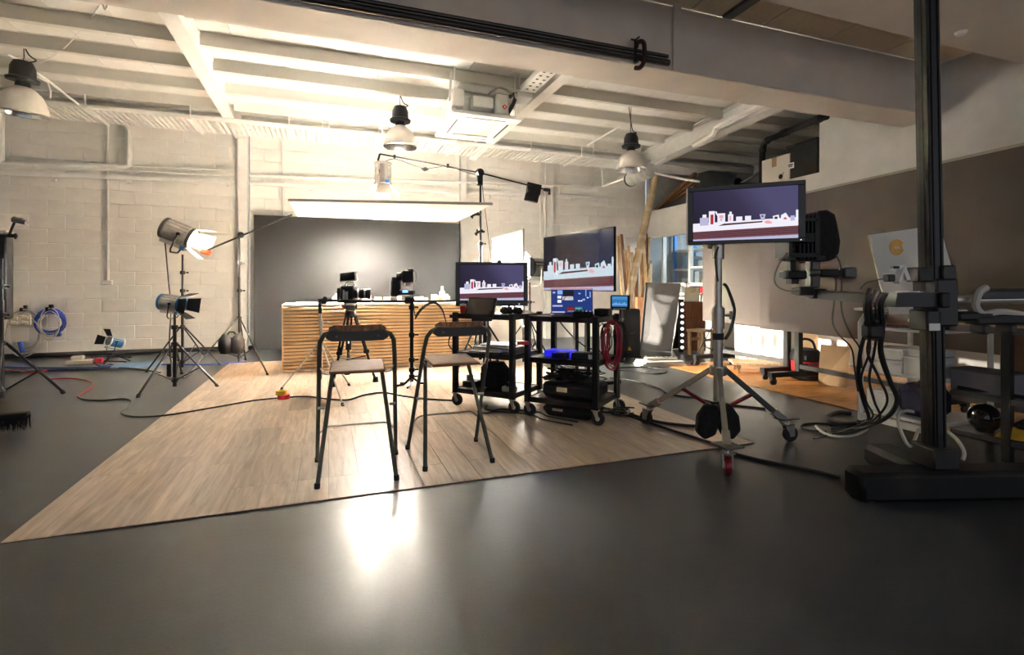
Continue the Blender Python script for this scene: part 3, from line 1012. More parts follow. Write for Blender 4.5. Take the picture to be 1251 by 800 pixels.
# ---------------------------------------------------------------- thin stand with cross bar and gimbal camera
p = fl(392, 478)
ps_ = V((p.x, p.y, 0))
dps = p.x * SY + p.y * CY
tripod_stand('thin grey stand with wide legs behind the left stool', ps_, [fl(343, 477), fl(419, 497), fl(427, 472)], at(391, 419, dps).z, 0.22, at(392, 369, dps).z, r=0.014, m=STEELB, cols=1)
pg = fl(503, 472)
dg = pg.x * SY + pg.y * CY
t = T('grip_stand', 'black slim column stand with small tripod foot carrying the gimbal camera', 'stand', (pg.x, pg.y, 0))
b = MB().tube([(pg.x, pg.y, 0.06), (pg.x, pg.y, at(503, 366, dg).z)], 0.022, 10)
t.part('pole', BLACKM, b)
for z in (0.12, 0.2, 0.32, 0.62, 0.95):
    t.part('collar', BLACKM, MB().lathe([(0.034, -0.025), (0.036, 0.0), (0.034, 0.025)], (pg.x, pg.y, z), (0, 0, 1), 10).box((pg.x + 0.05, pg.y, z), (0.06, 0.02, 0.02)))
for a_ in (0.2, 2.2, 4.3, 3.2):
    t.part('leg', BLACKM, MB().tube([(pg.x, pg.y, 0.12), (pg.x + 0.10 * math.cos(a_), pg.y + 0.10 * math.sin(a_), 0.03), (pg.x + 0.19 * math.cos(a_), pg.y + 0.19 * math.sin(a_), 0.022)], 0.013, 6))
t = T('cross_bar', 'long thin black bar spanning level between the thin stand and the gimbal stand', 'bar', tuple(at(450, 367, 5.9)))
t.part('rod', BLACKM, MB().tube([at(395, 367, dps), at(503, 368, dg), at(556, 367.5, dg + .3)], 0.015, 8))
t.part('clamp', BLACKM, MB().box(at(394, 368, dps), (0.09, 0.06, 0.07), bev=0.01).ball(at(397, 365, dps), 0.03, 8))
t.part('clamp', BLACKM, MB().box(at(391, 376, dps - .02), (0.04, 0.05, 0.14), bev=0.01))
t.part('clamp', BLACKM, MB().box(at(499, 367, dg), (0.10, 0.07, 0.07), bev=0.012).prism([at(492, 369, dg), at(505, 363, dg), at(507, 368, dg), at(497, 371, dg)], (0.02, 0.04, 0)))
g = lambda u, v, k=0.0: at(u, v, dg + k)
t = T('gimbal_camera', 'black camera cradled in a motorised gimbal with a small blue light', 'camera', tuple(g(497, 366)))
t.part('base', BLACK, MB().box(g(496.5, 357), (0.20, 0.13, 0.055), bev=0.012))
t.part('status_light', mat('blue_display', (0.02, 0.1, 0.3), 0.3, emit=(0.08, 0.35, 0.9), est=0.5), MB().box(g(495, 356, -.07), (0.06, 0.008, 0.022)))
t.part('side_arm', BLACK, MB().box(g(482, 352), (0.10, 0.09, 0.20), bev=0.018).box(g(482, 341), (0.07, 0.08, 0.05), bev=0.012))
t.part('side_arm', BLACK, MB().box(g(487.5, 346), (0.035, 0.05, 0.22), bev=0.008).tube([g(488, 341), g(491, 334), g(496, 332)], 0.02, 8))
bo = t.part('camera_body', BLACK, MB().box(g(498, 338), (0.13, 0.14, 0.15), bev=0.015).box(g(498, 347), (0.06, 0.06, 0.05)).box(g(502, 330, -.02), (0.06, 0.08, 0.05), bev=0.01))
t.part('lens', BLACKM, MB().lathe([(0.05, 0), (0.052, 0.05), (0.045, 0.06), (0.001, 0.055)], g(491, 338), (-1, 0.3, 0), 14), bo)
cable('camera_cable', 'thin black cables dropping from the gimbal camera to its stand', [g(504, 328, -.05), g(510, 336, -.05), g(506, 350, -.06), g(505, 370, -.06), g(507, 385, -.05)], 0.006)
cable('camera_cable', 'thin black wire poking out right of the gimbal camera', [g(504, 343), g(509, 350), g(513, 354), g(514, 352)], 0.004)
for k in range(3):
    o = 0.012 * k
    cable('camera_cable', ('topmost', 'middle', 'lowest')[k] + ' of the three black cables arching from the gimbal stand to the carts', [g(507, 386 + 2 * k, -.04 + o), g(517, 374 + 1.5 * k, -.04 + o), g(530, 368.5 + k, -.04 + o), g(540, 377 + k, -.1 + o), g(546, 396, -.2 + o), g(552, 398 + 3 * k, -.4 + o), g(548, 420, -.5 + o), g(556, 430, -.6 + o)], 0.006, group='cable loop beside the gimbal stand')

# ---------------------------------------------------------------- bar stools
def stool(label, loc, rz):
    t = T('bar_stool', label, 'bar stool', loc, rz, world=False, group=None)
    R = 0.0135
    b = MB().tube([(-.26, .25, 0.012), (-.222, -.17, .78), (-.214, -.225, .865), (-.19, -.25, .905), (-.15, -.255, .92), (.15, -.255, .92), (.19, -.25, .905), (.214, -.225, .865), (.222, -.17, .78), (.26, .25, 0.012)], R, 10)
    t.part('back_frame', OLIVE, b)
    b = MB().tube([(-.228, -.24, 0.012), (-.155, .13, .655), (-.13, .15, .662), (.13, .15, .662), (.155, .13, .655), (.228, -.24, 0.012)], R, 10)
    t.part('seat_frame', OLIVE, b)
    # curved plywood backrest; the grey sheen along its lower part is modelled as a band
    n_ = 12
    def arc(z0, z1, y0, th, hw):
        vs, fs = [], []
        for i in range(n_ + 1):
            x = -hw + 2 * hw * i / n_
            y = y0 - 0.03 * (1 - (x / hw) ** 2)
            cz = 0.018 * max(0, abs(x / hw) - .85) / .15
            vs += [(x, y, z0 + cz), (x, y, z1 - cz), (x, y + th, z1 - cz), (x, y + th, z0 + cz)]
        for i in range(n_):
            o = 4 * i
            for k in range(4):
                fs.append((o + k, o + (k + 1) % 4, o + 4 + (k + 1) % 4, o + 4 + k))
        fs += [(0, 3, 2, 1), tuple(4 * n_ + k for k in range(4))]
        return MB().add(vs, fs)
    t.part('backrest', SEATW, arc(.885, .962, -.245, .012, .165))
    st = t.part('back_sheen_band', mat('brown_grey_sheen', (0.055, 0.048, 0.042), .5), arc(.868, .925, -.262, .012, .18))
    for x in (-.12, .12):
        t.part('bolt', GREYM, MB().lathe([(0.008, 0), (0.008, 0.006), (0.001, 0.008)], (x, -.262 - .03 * (1 - (x / .18) ** 2), .896), (0, -1, 0), 8), st)
    b = MB().box((0, 0.01, .674), (.335, .36, .018), Matrix.Rotation(math.radians(3.0), 3, 'X'), bev=0.008)
    t.part('seat', SEATW, b)
    for k in (-1, 1):
        t.part('hinge_rod', STEELB, MB().tube([(k * .165, -.15, .655), (k * .2, -.15, .66), (k * .222, -.13, .70)], 0.005, 6))
        t.part('bolt', STEELB, MB().lathe([(0.01, -0.02), (0.01, 0.02)], (k * .222, -.0, .42), (1, 0, 0), 8))
        t.part('rubber_foot', RUBBER, MB().tube([(k * .26, .25, 0.03), (k * .262, .252, 0.0)], 0.017, 8))
        t.part('rubber_foot', RUBBER, MB().tube([(k * .228, -.24, 0.03), (k * .23, -.242, 0.0)], 0.017, 8))
    t.part('footrest', STEELB, MB().tube(bez([(-.255, .135, .215), (-.235, .15, .225), (-.19, .14, .262), (-.12, .13, .268), (.12, .13, .268), (.19, .14, .262), (.235, .15, .225), (.255, .135, .215)], 3), 0.0065, 8))
    return t


stool('worn plywood folding bar stool on the left, nearest the front edge of the floor sheet', (0.186, 3.46, FLZ), -0.05)
stool('worn plywood folding bar stool on the right, beside the equipment carts', (0.822, 3.545, FLZ), 0.015)

# tape rolls
p = fl(345, 488)
tr = lambda label, m, z, off, r: single('tape_roll', label, 'tape roll', [m, CARD], MB().lathe([(r * .55, 0), (r, 0), (r, 0.045), (r * .55, 0.045), (r * .55, 0)], (0, 0, 0), (0, 0, 1), 20), loc=(p.x + off, p.y, z), world=False)
tr('red tape roll, lower of the two stacked rolls on the timber floor', RED, FLZ, 0.012, 0.062)
tr('yellow tape roll, upper of the two stacked rolls on the timber floor', YELLOW, FLZ + 0.046, -0.012, 0.055)

# ---------------------------------------------------------------- left edge of the hall
d1 = 5.5
pl = fl(2, 488)
tripod_stand('black stand cut by the left picture edge, carrying a dark upright tube light', pl, [fl(78, 481), fl(-40, 480), fl(-5, 500)], 0.60, 0.10, 1.5, r=0.018, cols=2, leg_r=0.014)
hb = at(1, 340, d1 + 0.12)
t = T('tube_light', 'tall dark box-shaped light with silver cap, upright on the left edge stand', 'studio lamp', (hb.x, hb.y, 0.8))
t.part('body', BLACK, MB().box((hb.x, hb.y, 1.30), (0.16, 0.16, 0.92), bev=0.015))
t.part('cap', STEELB, MB().box((hb.x, hb.y, 1.79), (0.18, 0.18, 0.05), bev=0.01))
t.part('rail', STEELB, MB().box((hb.x - 0.0, hb.y - .085, 1.30), (0.02, 0.012, 0.9)))
c_ = at(24, 270, d1 + .1)
t = T('clamp_camera', 'small grey gadget on a bent arm clamped atop the dark tube light', 'camera', tuple(at(12, 290, d1 + .1)))
t.part('arm', BLACKM, MB().tube([at(12, 286, d1 + .1), at(14, 280, d1 + .1), at(19, 269, d1 + .1)], 0.012, 8))
t.part('body', GREYM, MB().tube([at(17, 268, d1 + .1), at(33, 272, d1 + .1)], [0.035, 0.028], 12))
t.part('head', GREYM, MB().box(at(25, 269, d1 + .1), (0.07, 0.05, 0.05), bev=0.01))
t.part('clamp', BLACKM, MB().box(at(15, 288, d1 + .1), (0.08, 0.05, 0.04), bev=0.008).tube([at(19, 285, d1 + .1), at(19, 292, d1 + .1)], 0.01, 6))
pb_ = fl(-6, 530)
t = T('broom_head', 'black bristle broom head lying on the floor at the left edge', 'broom', (pb_.x, pb_.y, 0), 0.1, world=False)
t.part('block', BLACK, MB().box((0, 0.0, 0.145), (0.42, 0.09, 0.03), bev=0.008))
b = MB()
for i in range(42):
    for j in range(7):
        x, y = -.205 + .41 * i / 41, -.045 + .09 * j / 6
        jx, jy = random.uniform(-.01, .01), random.uniform(-.012, .012)
        b.add([(x - .004, y, .13), (x + .004, y, .13), (x, y + .006, .13), (x + jx * 1.5, y + jy * 1.8, 0.002)], [(0, 1, 3), (1, 2, 3), (2, 0, 3)])
o = t.part('bristles', FABRIC, b)
o['kind'] = 'stuff'

# wall hooks with cable coils
def coil(name, label, u, v, rx, rz_, m, n_, y=YB - 0.06, rr=0.011, extra=None, squash=1.0):
    c = on_y(u, v, y)
    t = T(name, label, 'cable coil', tuple(c))
    for k in range(n_):
        a0, e = random.uniform(0, 6), random.uniform(.9, 1.08)
        pts = [c + V((rx * e * math.sin(2 * PI * i / 22 + 0.0), -0.012 * math.sin(a0 + i * .8) - 0.006 * k, rz_ * e * math.cos(2 * PI * i / 22) - .01 * k * squash)) for i in range(23)]
        t.part('cable_loop', m, MB().tube(pts, rr, 6, caps=False))
    top_ = c + V((0, 0, rz_ * 1.0))
    t.part('hook', BLACK, MB().box(top_ + V((0, .03, 0.02)), (0.045, 0.05, 0.10), bev=0.006).box(top_ + V((0, -.045, -0.02)), (0.04, 0.12, 0.02)).box(top_ + V((0, -.10, 0.0)), (0.04, 0.015, 0.06)))
    return t, c


t, c = coil('cable_coil', 'thick bright blue cable coil hanging on a wall hook', 62, 391, 0.20, 0.19, BLUEC, 7, rr=0.016)
t.part('plug', BLUEC, MB().box(c + V((.13, -.08, -.24)), (0.09, 0.07, 0.07), bev=0.01))
coil('cable_coil', 'thin grey cable coil hanging inside the blue coil', 61, 393, 0.13, 0.22, GREYC, 3, y=YB - 0.17, rr=0.008, squash=4)
t, c = coil('cable_coil', 'large grey extension lead coil on the left wall hook', 30, 402, 0.22, 0.33, GREYC, 7, rr=0.012, squash=2)
t.part('plug', BLUEC, MB().tube([c + V((-.02, -.09, -.20)), c + V((0.02, -.09, -.38))], 0.035, 8))
sbk = on_y(25, 391, YB - .14)
t = T('socket_strip', 'grey multi-socket block hung over the grey extension coil', 'power strip', tuple(sbk))
t.part('body', GREYC, MB().box(sbk, (0.28, 0.05, 0.17), bev=0.012))
for i in range(2):
    for j in range(2):
        t.part('socket', mat('socket_cream', (0.70, 0.66, 0.50), 0.4), MB().box(sbk + V((-.07 + .14 * i, -.03, -.04 + .08 * j)), (0.10, 0.02, 0.055), Matrix.Rotation(.2, 3, 'Y'), bev=0.008))

# small blue lamp on the floor by the wall
pf = fl(138, 443)
t = T('floor_stand', 'low wire foot under the small blue lamp by the wall', 'stand', (pf.x, pf.y, 0))
for a_ in (0.3, 2.4, 4.5):
    t.part('leg', BLACKM, MB().tube([(pf.x, pf.y, 0.14), (pf.x + .1 * math.cos(a_), pf.y + .1 * math.sin(a_), .08), (pf.x + .22 * math.cos(a_), pf.y + .22 * math.sin(a_), .008)], 0.008, 6))
studio_lamp('tiny blue lamp on a low foot on the floor by the wall', (pf.x, pf.y, 0.33), V((-0.5, -0.6, 0.25)), 0.62, shell=BLUE, trim=WMETAL, door=BLACKM, tip=0.9, doors=(1, 1, 0, 1))
t = T('power_strip', 'cream power strip lying on the grey floor near the wall cables', 'power strip', tuple(fl(98, 444)), 0.1, world=False)
t.part('body', GREYC, MB().box((0, 0, .03), (.34, .2, .055), bev=0.01))
t.part('plug', WHITE, MB().box((-.03, 0, .09), (.16, .10, .07), bev=0.012))
t.part('plug', RED, MB().box((.23, .02, .035), (.10, .09, .07), bev=0.012))


def floor_cable(label, pix, r=0.007, m=None, z=None, group=None):
    pts = [fl(u, v) + V((0, 0, (z or r) + (FLZ if (fl(u, v).x > FX0 - .05 and fl(u, v).x < FX1 + .05 and fl(u, v).y > FY0 - .05 and fl(u, v).y < FY1) else 0))) for u, v in pix]
    return cable('floor_cable', label, pts, r, m, group=group)


REDC = mat('red_cable_sheath', (0.42, 0.03, 0.03), 0.4)
floor_cable('red cable snaking over the grey floor left of the timber sheet', [(60, 464), (85, 463), (104, 465), (113, 470), (108, 477), (98, 483), (95, 486)], 0.009, REDC)
floor_cable('black cable snaking from the red cable across the timber floor to the stools', [(95, 486), (103, 489), (125, 490), (150, 488), (160, 491), (156, 499), (148, 506), (165, 510), (195, 510), (230, 505), (270, 498), (310, 491), (345, 487.5), (375, 486), (400, 489), (425, 490), (445, 484), (468, 481), (490, 485), (520, 489), (556, 491)], 0.008)
floor_cable('long blue cable running along the floor near the block wall', [(0, 449), (50, 450), (110, 450), (160, 447), (210, 446), (250, 446), (300, 443)], 0.012, BLUEC)
floor_cable('black cable running along the floor in front of the wall', [(0, 456), (60, 453), (110, 452), (150, 450), (185, 454), (196, 456)], 0.010)
floor_cable('black cable tangle between power strip and tiny blue lamp', [(110, 440), (122, 448), (135, 446), (150, 449), (155, 443), (140, 442), (120, 441), (112, 437), (130, 436), (160, 437)], 0.010)
floor_cable('dull red cable lying flat at the far left of the floor', [(0, 453), (20, 454), (40, 456), (58, 453)], 0.010, REDC)
t = T('cloth', 'crumpled blue cloth on the floor beneath the light stands', 'cloth', tuple(fl(168, 447)), world=False)
vs, fs = [], []
for i in range(9):
    for j in range(7):
        vs.append((-.32 + .08 * i + random.uniform(-.02, .02), -.2 + .066 * j, 0.008 + random.uniform(0, .05) * (0 < i < 8) * (0 < j < 6)))
for i in range(8):
    for j in range(6):
        k = i * 7 + j
        fs.append((k, k + 1, k + 8, k + 7))
t.part('fabric', mat('pale_blue_cloth', (0.16, 0.26, 0.42), 0.8), MB().add(vs, fs))

# ---------------------------------------------------------------- wall services
def pipe(label, pts, r, m=WMETAL, clips=(), name='wall_pipe', rad=None):
    t = T(name, label, 'pipe', tuple(pts[0]))
    t.part('run', m, MB().tube(pts, r, 8))
    for c in clips:
        t.part('clip', m, MB().box(V(c) + V((0, .02, -.0)), (0.05, 0.06, r * 2 + .03), bev=0.004))
    return t


def onw(u, v, off=0.05):
    return on_y(u, v, YB - off)


pa = [onw(-20, 199, .10), onw(150, 204, .10), onw(157, 202, .1), onw(158, 190, .10), onw(157, 160, .10), onw(152, 152, .10), onw(149, 145, .10)]
pipe('fat white pipe along the left wall that turns up to the tray', pa, 0.045, clips=[onw(u, 199 + (u + 20) * .03, .06) for u in (40, 110)])
pipe('upper white conduit along the left wall', [onw(-20, 196, .06), onw(100, 200, .06), onw(285, 208, .06)], 0.018, clips=[onw(u, 200 + (u - 100) * .043, .04) for u in (70, 165, 240)])
pipe('lower white conduit along the left wall', [onw(-20, 203, .06), onw(140, 207.5, .06), onw(285, 214, .06)], 0.02, clips=[onw(u, 207.5 + (u - 140) * .045, .04) for u in (60, 160, 250)])
lo, hi = onw(-20, 211, .06), onw(286, 222, .06)
t = T('slotted_rail', 'slotted white steel rail along the left wall below the conduits', 'rail', tuple(lo))
t.part('rail', WMETAL, MB().bar(lo, hi, 0.04, 0.07))
for u in (66, 158, 239, 279):
    t.part('bracket', WMETAL, MB().box(onw(u, 214.5 + u * .034 - 1, .06) - V((0, 0, .05)), (0.07, 0.06, 0.05), bev=0.005))
pipe('thin vertical white conduit feeding the wall socket', [onw(131, 145, .03), onw(132, 344, .03)], 0.022)
so_ = onw(130.5, 345, .03)
t = T('wall_socket', 'white double socket on the left block wall below its conduit', 'socket', tuple(so_))
t.part('box', WHITE, MB().box(so_, (0.17, 0.05, 0.085), bev=0.008))
t.part('face_plate', WHITE, MB().box(so_ + V((.01, -.03, 0)), (0.14, 0.012, 0.07), bev=0.004))
pipe('short fat white pipe at the left picture edge', [onw(1, 200, .1), onw(1, 130, .1)], 0.05)
# middle and right bays
pipe('white pipe along the rear wall above the backdrop', [onw(305, 214, .08), onw(440, 219, .08), onw(640, 225, .08), onw(700, 227, .08), onw(722, 229, .08), onw(724, 226, .08), onw(724, 211, .08), onw(728, 207, .08), onw(737, 204, .08)], 0.03, clips=[onw(u, 214 + (u - 305) * .034, .05) for u in (360, 470, 610)])
lo, hi = onw(305, 224, .05), onw(752, 243, .05)
t = T('slotted_rail', 'slotted white steel rail along the rear wall above the backdrop', 'rail', tuple(lo))
t.part('rail', WMETAL, MB().bar(lo, hi, 0.035, 0.06))
for u in (380, 470, 520, 600, 700, 730):
    t.part('bracket', WMETAL, MB().box(onw(u, 224 + (u - 305) * .0425, .05) - V((0, 0, .06)), (0.06, 0.05, 0.06), bev=0.005))
pipe('thin vertical conduit rising between the left column and the backdrop', [onw(345, 172, .03), onw(346, 262, .03)], 0.02)
pipe('vertical conduit beside the right wall post', [onw(660, 196, .03), onw(661, 345, .03)], 0.018)

# cable tray below the roof
tz = 3.92
t = T('cable_tray', 'long white ladder cable tray hung under the roof along the rear wall', 'cable tray', (0, 9.93, tz))
for y in (9.56, 10.30):
    t.part('side_rail', WMETAL, MB().box((1.1, y, tz + .03), (15.0, 0.02, 0.07)))
rung = MB().box((0, 0, 0), (0.05, 0.72, 0.012)).mesh('rung', WMETAL)
t.kids('rung', rung, [(XL + .2 + .082 * k, 0, 0.005) for k in range(180)])
for u in (118, 240, 355, 460, 552, 640, 700):
    r_ = ray(u, 150)
    xx = 9.93 * r_.x / r_.y
    for y in (9.52, 10.34):
        t.part('hanger_rod', WMETAL, MB().tube([(xx, y, tz), (xx, y, ZD - .16)], 0.010, 6))
    t.part('hanger_bar', WMETAL, MB().box((xx, 9.93, tz - .02), (0.04, 0.9, 0.03)))

# ---------------------------------------------------------------- screens
EX = 2 ** SC.view_settings.exposure


def emi(name, col, k=1.0):
    return mat(name, (0.01, 0.01, 0.01), 0.06, emit=col, est=k / EX, spec=0.2)


def grad_mat(name, c0, c1, c2, k=1.0):
    m = bpy.data.materials.new(name)
    m.use_nodes = True
    nt = m.node_tree
    b = nt.nodes['Principled BSDF']
    b.inputs['Base Color'].default_value = (0.01, 0.01, 0.012, 1)
    b.inputs['Roughness'].default_value = 0.06
    b.inputs['Specular IOR Level'].default_value = 0.2
    tc, sx, ad, rp = [nt.nodes.new('ShaderNode' + q) for q in ('TexCoord', 'SeparateXYZ', 'Math', 'ValToRGB')]
    ad.operation = 'MULTIPLY_ADD'
    ad.inputs[1].default_value = 0.35
    nt.links.new(tc.outputs['Generated'], sx.inputs[0])
    nt.links.new(sx.outputs[2], ad.inputs[0])
    nt.links.new(sx.outputs[0], ad.inputs[2])
    e = rp.color_ramp.elements
    e[0].position, e[1].position = 0.1, 1.3 if False else 1.0
    e[0].color, e[1].color = (*c0, 1), (*c2, 1)
    n = e.new(0.7)
    n.color = (*c1, 1)
    nt.links.new(ad.outputs[0], rp.inputs[0])
    nt.links.new(rp.outputs[0], b.inputs['Emission Color'])
    b.inputs['Emission Strength'].default_value = k / EX
    return m


S_BG = grad_mat('screen_backdrop', (0.022, 0.015, 0.040), (0.06, 0.045, 0.115), (0.13, 0.115, 0.27), 0.55)
S_BG2 = grad_mat('screen_backdrop_tv', (0.012, 0.008, 0.018), (0.022, 0.020, 0.05), (0.055, 0.075, 0.16), 0.35)
S_WH = emi('screen_white', (0.93, 0.90, 1.0), 0.95)
S_CY = emi('screen_pale_blue', (0.72, 0.86, 0.95), 0.8)
S_LV = emi('screen_lavender', (0.62, 0.60, 0.85), 0.8)
S_BR = emi('screen_brown', (0.16, 0.055, 0.07))
S_BD = emi('screen_dark_brown', (0.06, 0.02, 0.028))
S_RD = emi('screen_red', (0.45, 0.02, 0.03))
S_PK = emi('screen_pink', (0.85, 0.40, 0.42))
S_BL = emi('screen_blue', (0.012, 0.035, 0.20))
S_LB = emi('screen_light_blue', (0.25, 0.45, 0.85))
S_GR = emi('screen_green', (0.03, 0.22, 0.06))
S_BK = emi('screen_black', (0.006, 0.006, 0.012))


def set_picture(t, parent, C, w, h, bg, wh, lv):
    """the film set as the monitors show it; C = matrix of the screen plane (x right, z up, -y to the viewer)"""
    def P(pts, m, lay):
        b = MB()
        b.M = C
        q = [V((-w / 2 + w * x, -0.0006 * lay, h / 2 - h * y)) for x, y in pts]
        b.prism(q, (0, -0.0005, 0))
        return b, m
    X = lambda a: (a - 165) / 940
    Y = lambda a: (a - 75) / 530
    R = lambda x0, y0, x1, y1: [(X(x0), Y(y0)), (X(x1), Y(y0)), (X(x1), Y(y1)), (X(x0), Y(y1))]
    L = [([(0, 0), (1, 0), (1, 1), (0, 1)], bg, 0)]
    L += [([(0, Y(418)), (1, Y(395)), (1, Y(480)), (0, Y(507))], wh, 1)]
    L += [([(0, Y(507)), (1, Y(480)), (1, Y(572)), (0, Y(590))], S_BR, 1), ([(0, Y(585)), (1, Y(566)), (1, 1), (0, 1)], S_LV, 1)]
    for k in range(3):
        y = 522 + 21 * k
        L.append(([(0, Y(y)), (1, Y(y - 22)), (1, Y(y - 14)), (0, Y(y + 7))], S_BD, 2))
    L += [(R(230, 358, 312, 442), lv, 2), (R(255, 325, 292, 358), wh, 2), (R(315, 292, 370, 438), wh, 2), (R(330, 328, 358, 432), S_RD, 3),
          ([(X(370), Y(300)), (X(388), Y(296)), (X(400), Y(345)), (X(392), Y(345))], wh, 2), (R(395, 320, 466, 436), wh, 2), (R(412, 340, 450, 372), S_PK, 3), (R(420, 376, 440, 400), lv, 3),
          (R(493, 335, 540, 412), wh, 2), (R(505, 308, 526, 335), wh, 2), (R(505, 352, 520, 402), S_PK, 3), (R(566, 363, 622, 408), wh, 2), (R(646, 360, 700, 405), wh, 2),
          ([(X(402), Y(452)), (X(455), Y(430)), (X(800), Y(419)), (X(800), Y(433))], S_BD, 3), ([(X(775), Y(350)), (X(828), Y(350)), (X(815), Y(412)), (X(790), Y(412))], lv, 3), (R(792, 362, 808, 380), bg, 4),
          ([(X(812), Y(425)), (X(850), Y(415)), (X(888), Y(438)), (X(870), Y(452)), (X(830), Y(448))], S_PK, 4),
          ([(X(888), Y(375)), (X(940), Y(362)), (X(948), Y(408)), (X(900), Y(414))], wh, 3), (R(905, 382, 930, 405), S_BK, 4),
          ([(X(960), Y(370)), (X(1000), Y(345)), (X(1030), Y(400)), (X(1030), Y(436)), (X(960), Y(440))], wh, 3), ([(X(978), Y(412)), (X(995), Y(390)), (X(1015), Y(412))], S_RD, 4), (R(1040, 378, 1076, 430), lv, 3), (R(1086, 322, 1105, 402), wh, 3)]
    b = MB()
    mats = []
    first = None
    for pts, m, lay in L:
        bb, m = P(pts, m, lay)
        if first is None:
            first = t.part('screen', m, bb, parent)
            continue
        if m not in mats:
            mats.append(m)
        b.mi = mats.index(m)
        b.add(bb.v, bb.f)
    o = t.part('screen_picture', mats, b, parent)
    o['kind'] = 'stuff'


def face_cam(p):
    return math.atan2(-p[0], p[1])


def plane(o, rz, rx=0.0):
    return Matrix.Translation(V(o)) @ Matrix.Rotation(rz, 4, 'Z') @ Matrix.Rotation(rx, 4, 'X')


# ---------------------------------------------------------------- equipment carts
def cart(label, loc, rz, Lc, Dc=0.56, top=0.91):
    t = T('equipment_cart', label, 'cart', (*loc, FLZ), rz, world=False)
    for z, nm in ((top, 'top_shelf'), (0.53, 'middle_shelf'), (0.165, 'bottom_shelf')):
        b = MB().box((Lc / 2, Dc / 2, z), (Lc, Dc, 0.016), bev=0.003)
        for y in (0.008, Dc - 0.008):
            b.box((Lc / 2, y, z + (-.012)), (Lc, 0.016, 0.05), bev=0.003)
        for x in (0.008, Lc - 0.008):
            b.box((x, Dc / 2, z - .012), (0.016, Dc, 0.05), bev=0.003)
        t.part(nm, BLACKM, b)
    for x in (0.0, Lc):
        for y in (0.0, Dc):
            t.part('post', BLACKM, MB().box((x, y, (top + .15) / 2), (0.052, 0.052, top - .10), bev=0.006))
            c = t.part('caster_fork', STEEL, MB().box((x, y, 0.128), (0.06, 0.06, 0.008)).prism([(x - .024, y - .02, .125), (x + .02, y - .02, .125), (x + .035, y - .02, .05), (x + .012, y - .02, .045)], (0, 0.004, 0)).prism([(x - .024, y + .016, .125), (x + .02, y + .016, .125), (x + .035, y + .016, .05), (x + .012, y + .016, .045)], (0, 0.004, 0)))
            t.part('wheel', RUBBER, MB().lathe([(0.03, -0.014), (0.058, -0.013), (0.06, 0), (0.058, 0.013), (0.03, 0.014)], (x + .022, y, .061), (0, 1, 0), 16), c)
            t.part('hub', STEEL, MB().lathe([(0.02, -0.018), (0.02, 0.018)], (x + .022, y, .061), (0, 1, 0), 10), c)
    return t, (Matrix.Translation(V((*loc, FLZ))) @ Matrix.Rotation(rz, 4, 'Z'))


RZC = math.radians(-50)
_, K1 = cart('left black equipment cart carrying the wide picture monitor', (1.215, 5.03), RZC, 0.66)
_, K2 = cart('right black equipment cart carrying the open laptop', (1.745, 4.40), RZC, 0.665)
k1 = lambda x, y, z: K1 @ V((x, y, z))
k2 = lambda x, y, z: K2 @ V((x, y, z))
TOPZ = 0.918

# picture monitor on the left cart
pm = at(601, 374, 5.42)
rz = face_cam(pm) + 0.06
t = T('picture_monitor', 'wide black monitor on the left cart showing the filmed set', 'monitor', (pm.x, pm.y, TOPZ + FLZ), rz, world=False)
MW, MH = 0.765, 0.465
MZ = at(601, 347, 5.42).z - TOPZ - FLZ
b = MB().box((0, 0.035, MZ), (MW, 0.05, MH), bev=0.01)
b.box((0, 0.07, MZ), (0.4, 0.05, 0.3), bev=0.02)
fr = t.part('housing', BLACK, b)
for x0, x1, z0, z1 in ((-MW / 2, MW / 2, MH / 2 - .03, MH / 2), (-MW / 2, MW / 2, -MH / 2, -MH / 2 + .062), (-MW / 2, -MW / 2 + .045, -MH / 2 + .062, MH / 2 - .03), (MW / 2 - .045, MW / 2, -MH / 2 + .062, MH / 2 - .03)):
    t.part('bezel', GLASSD, MB().box(((x0 + x1) / 2, 0.004, MZ + (z0 + z1) / 2), (x1 - x0, 0.014, z1 - z0), bev=0.003), fr)
set_picture(t, fr, Matrix.Translation(V((0, 0.007, MZ + .016))), MW - .09, MH - .092, S_BG, S_WH, S_LV)
t.part('power_light', emi('white_led', (0.8, 0.85, 1), 1.5), MB().box((.29, -.0045, MZ - MH / 2 + .02), (0.012, 0.003, 0.008)))
for x in (-.2, .2):
    t.part('leg', BLACKM, MB().bar((x, .03, MZ - MH / 2 + .03), (x * .8, .03, 0.012), 0.03, 0.02).box((x * .8, 0.03, 0.008), (0.04, 0.24, 0.016)))
t.part('camera_knob', BLACK, MB().lathe([(0.03, 0), (0.03, 0.025), (0.001, 0.028)], (0.08, 0.03, MZ + MH / 2), (0, 0, 1), 12))

# tilted dark tablet monitor at the front of the left cart
tl_, tr_, br_, bl_ = at(572.5, 363.4, 5.05), at(606.8, 364, 4.98), at(601.7, 386, 4.86), at(567.5, 384.5, 4.93)
t = T('field_monitor', 'dark switched-off field monitor tilted up at the front of the left cart', 'monitor', tuple((bl_ + br_) / 2))
nrm = (tr_ - tl_).cross(bl_ - tl_).normalized()
if nrm.y < 0:
    nrm = -nrm
t.part('housing', BLACK, MB().prism([tl_, tr_, br_, bl_], nrm * 0.03))
q = [tl_.lerp(br_, .05), tr_.lerp(bl_, .05), br_.lerp(tl_, .06), bl_.lerp(tr_, .06)]
t.part('screen', GLASSD, MB().prism(q, -nrm * 0.002))
mid_ = (bl_ + br_) / 2
t.part('foot', BLACK, MB().pbox(576, 384, 601, 392.5, 4.95, 0.12, bev=0.006))
t.part('stalk', STEELB, MB().tube([at(589, 392, 4.93), at(588.5, 408, 4.93)], 0.012, 8).tube([at(594, 392, 4.96), at(595.5, 410, 4.96)], 0.009, 8))
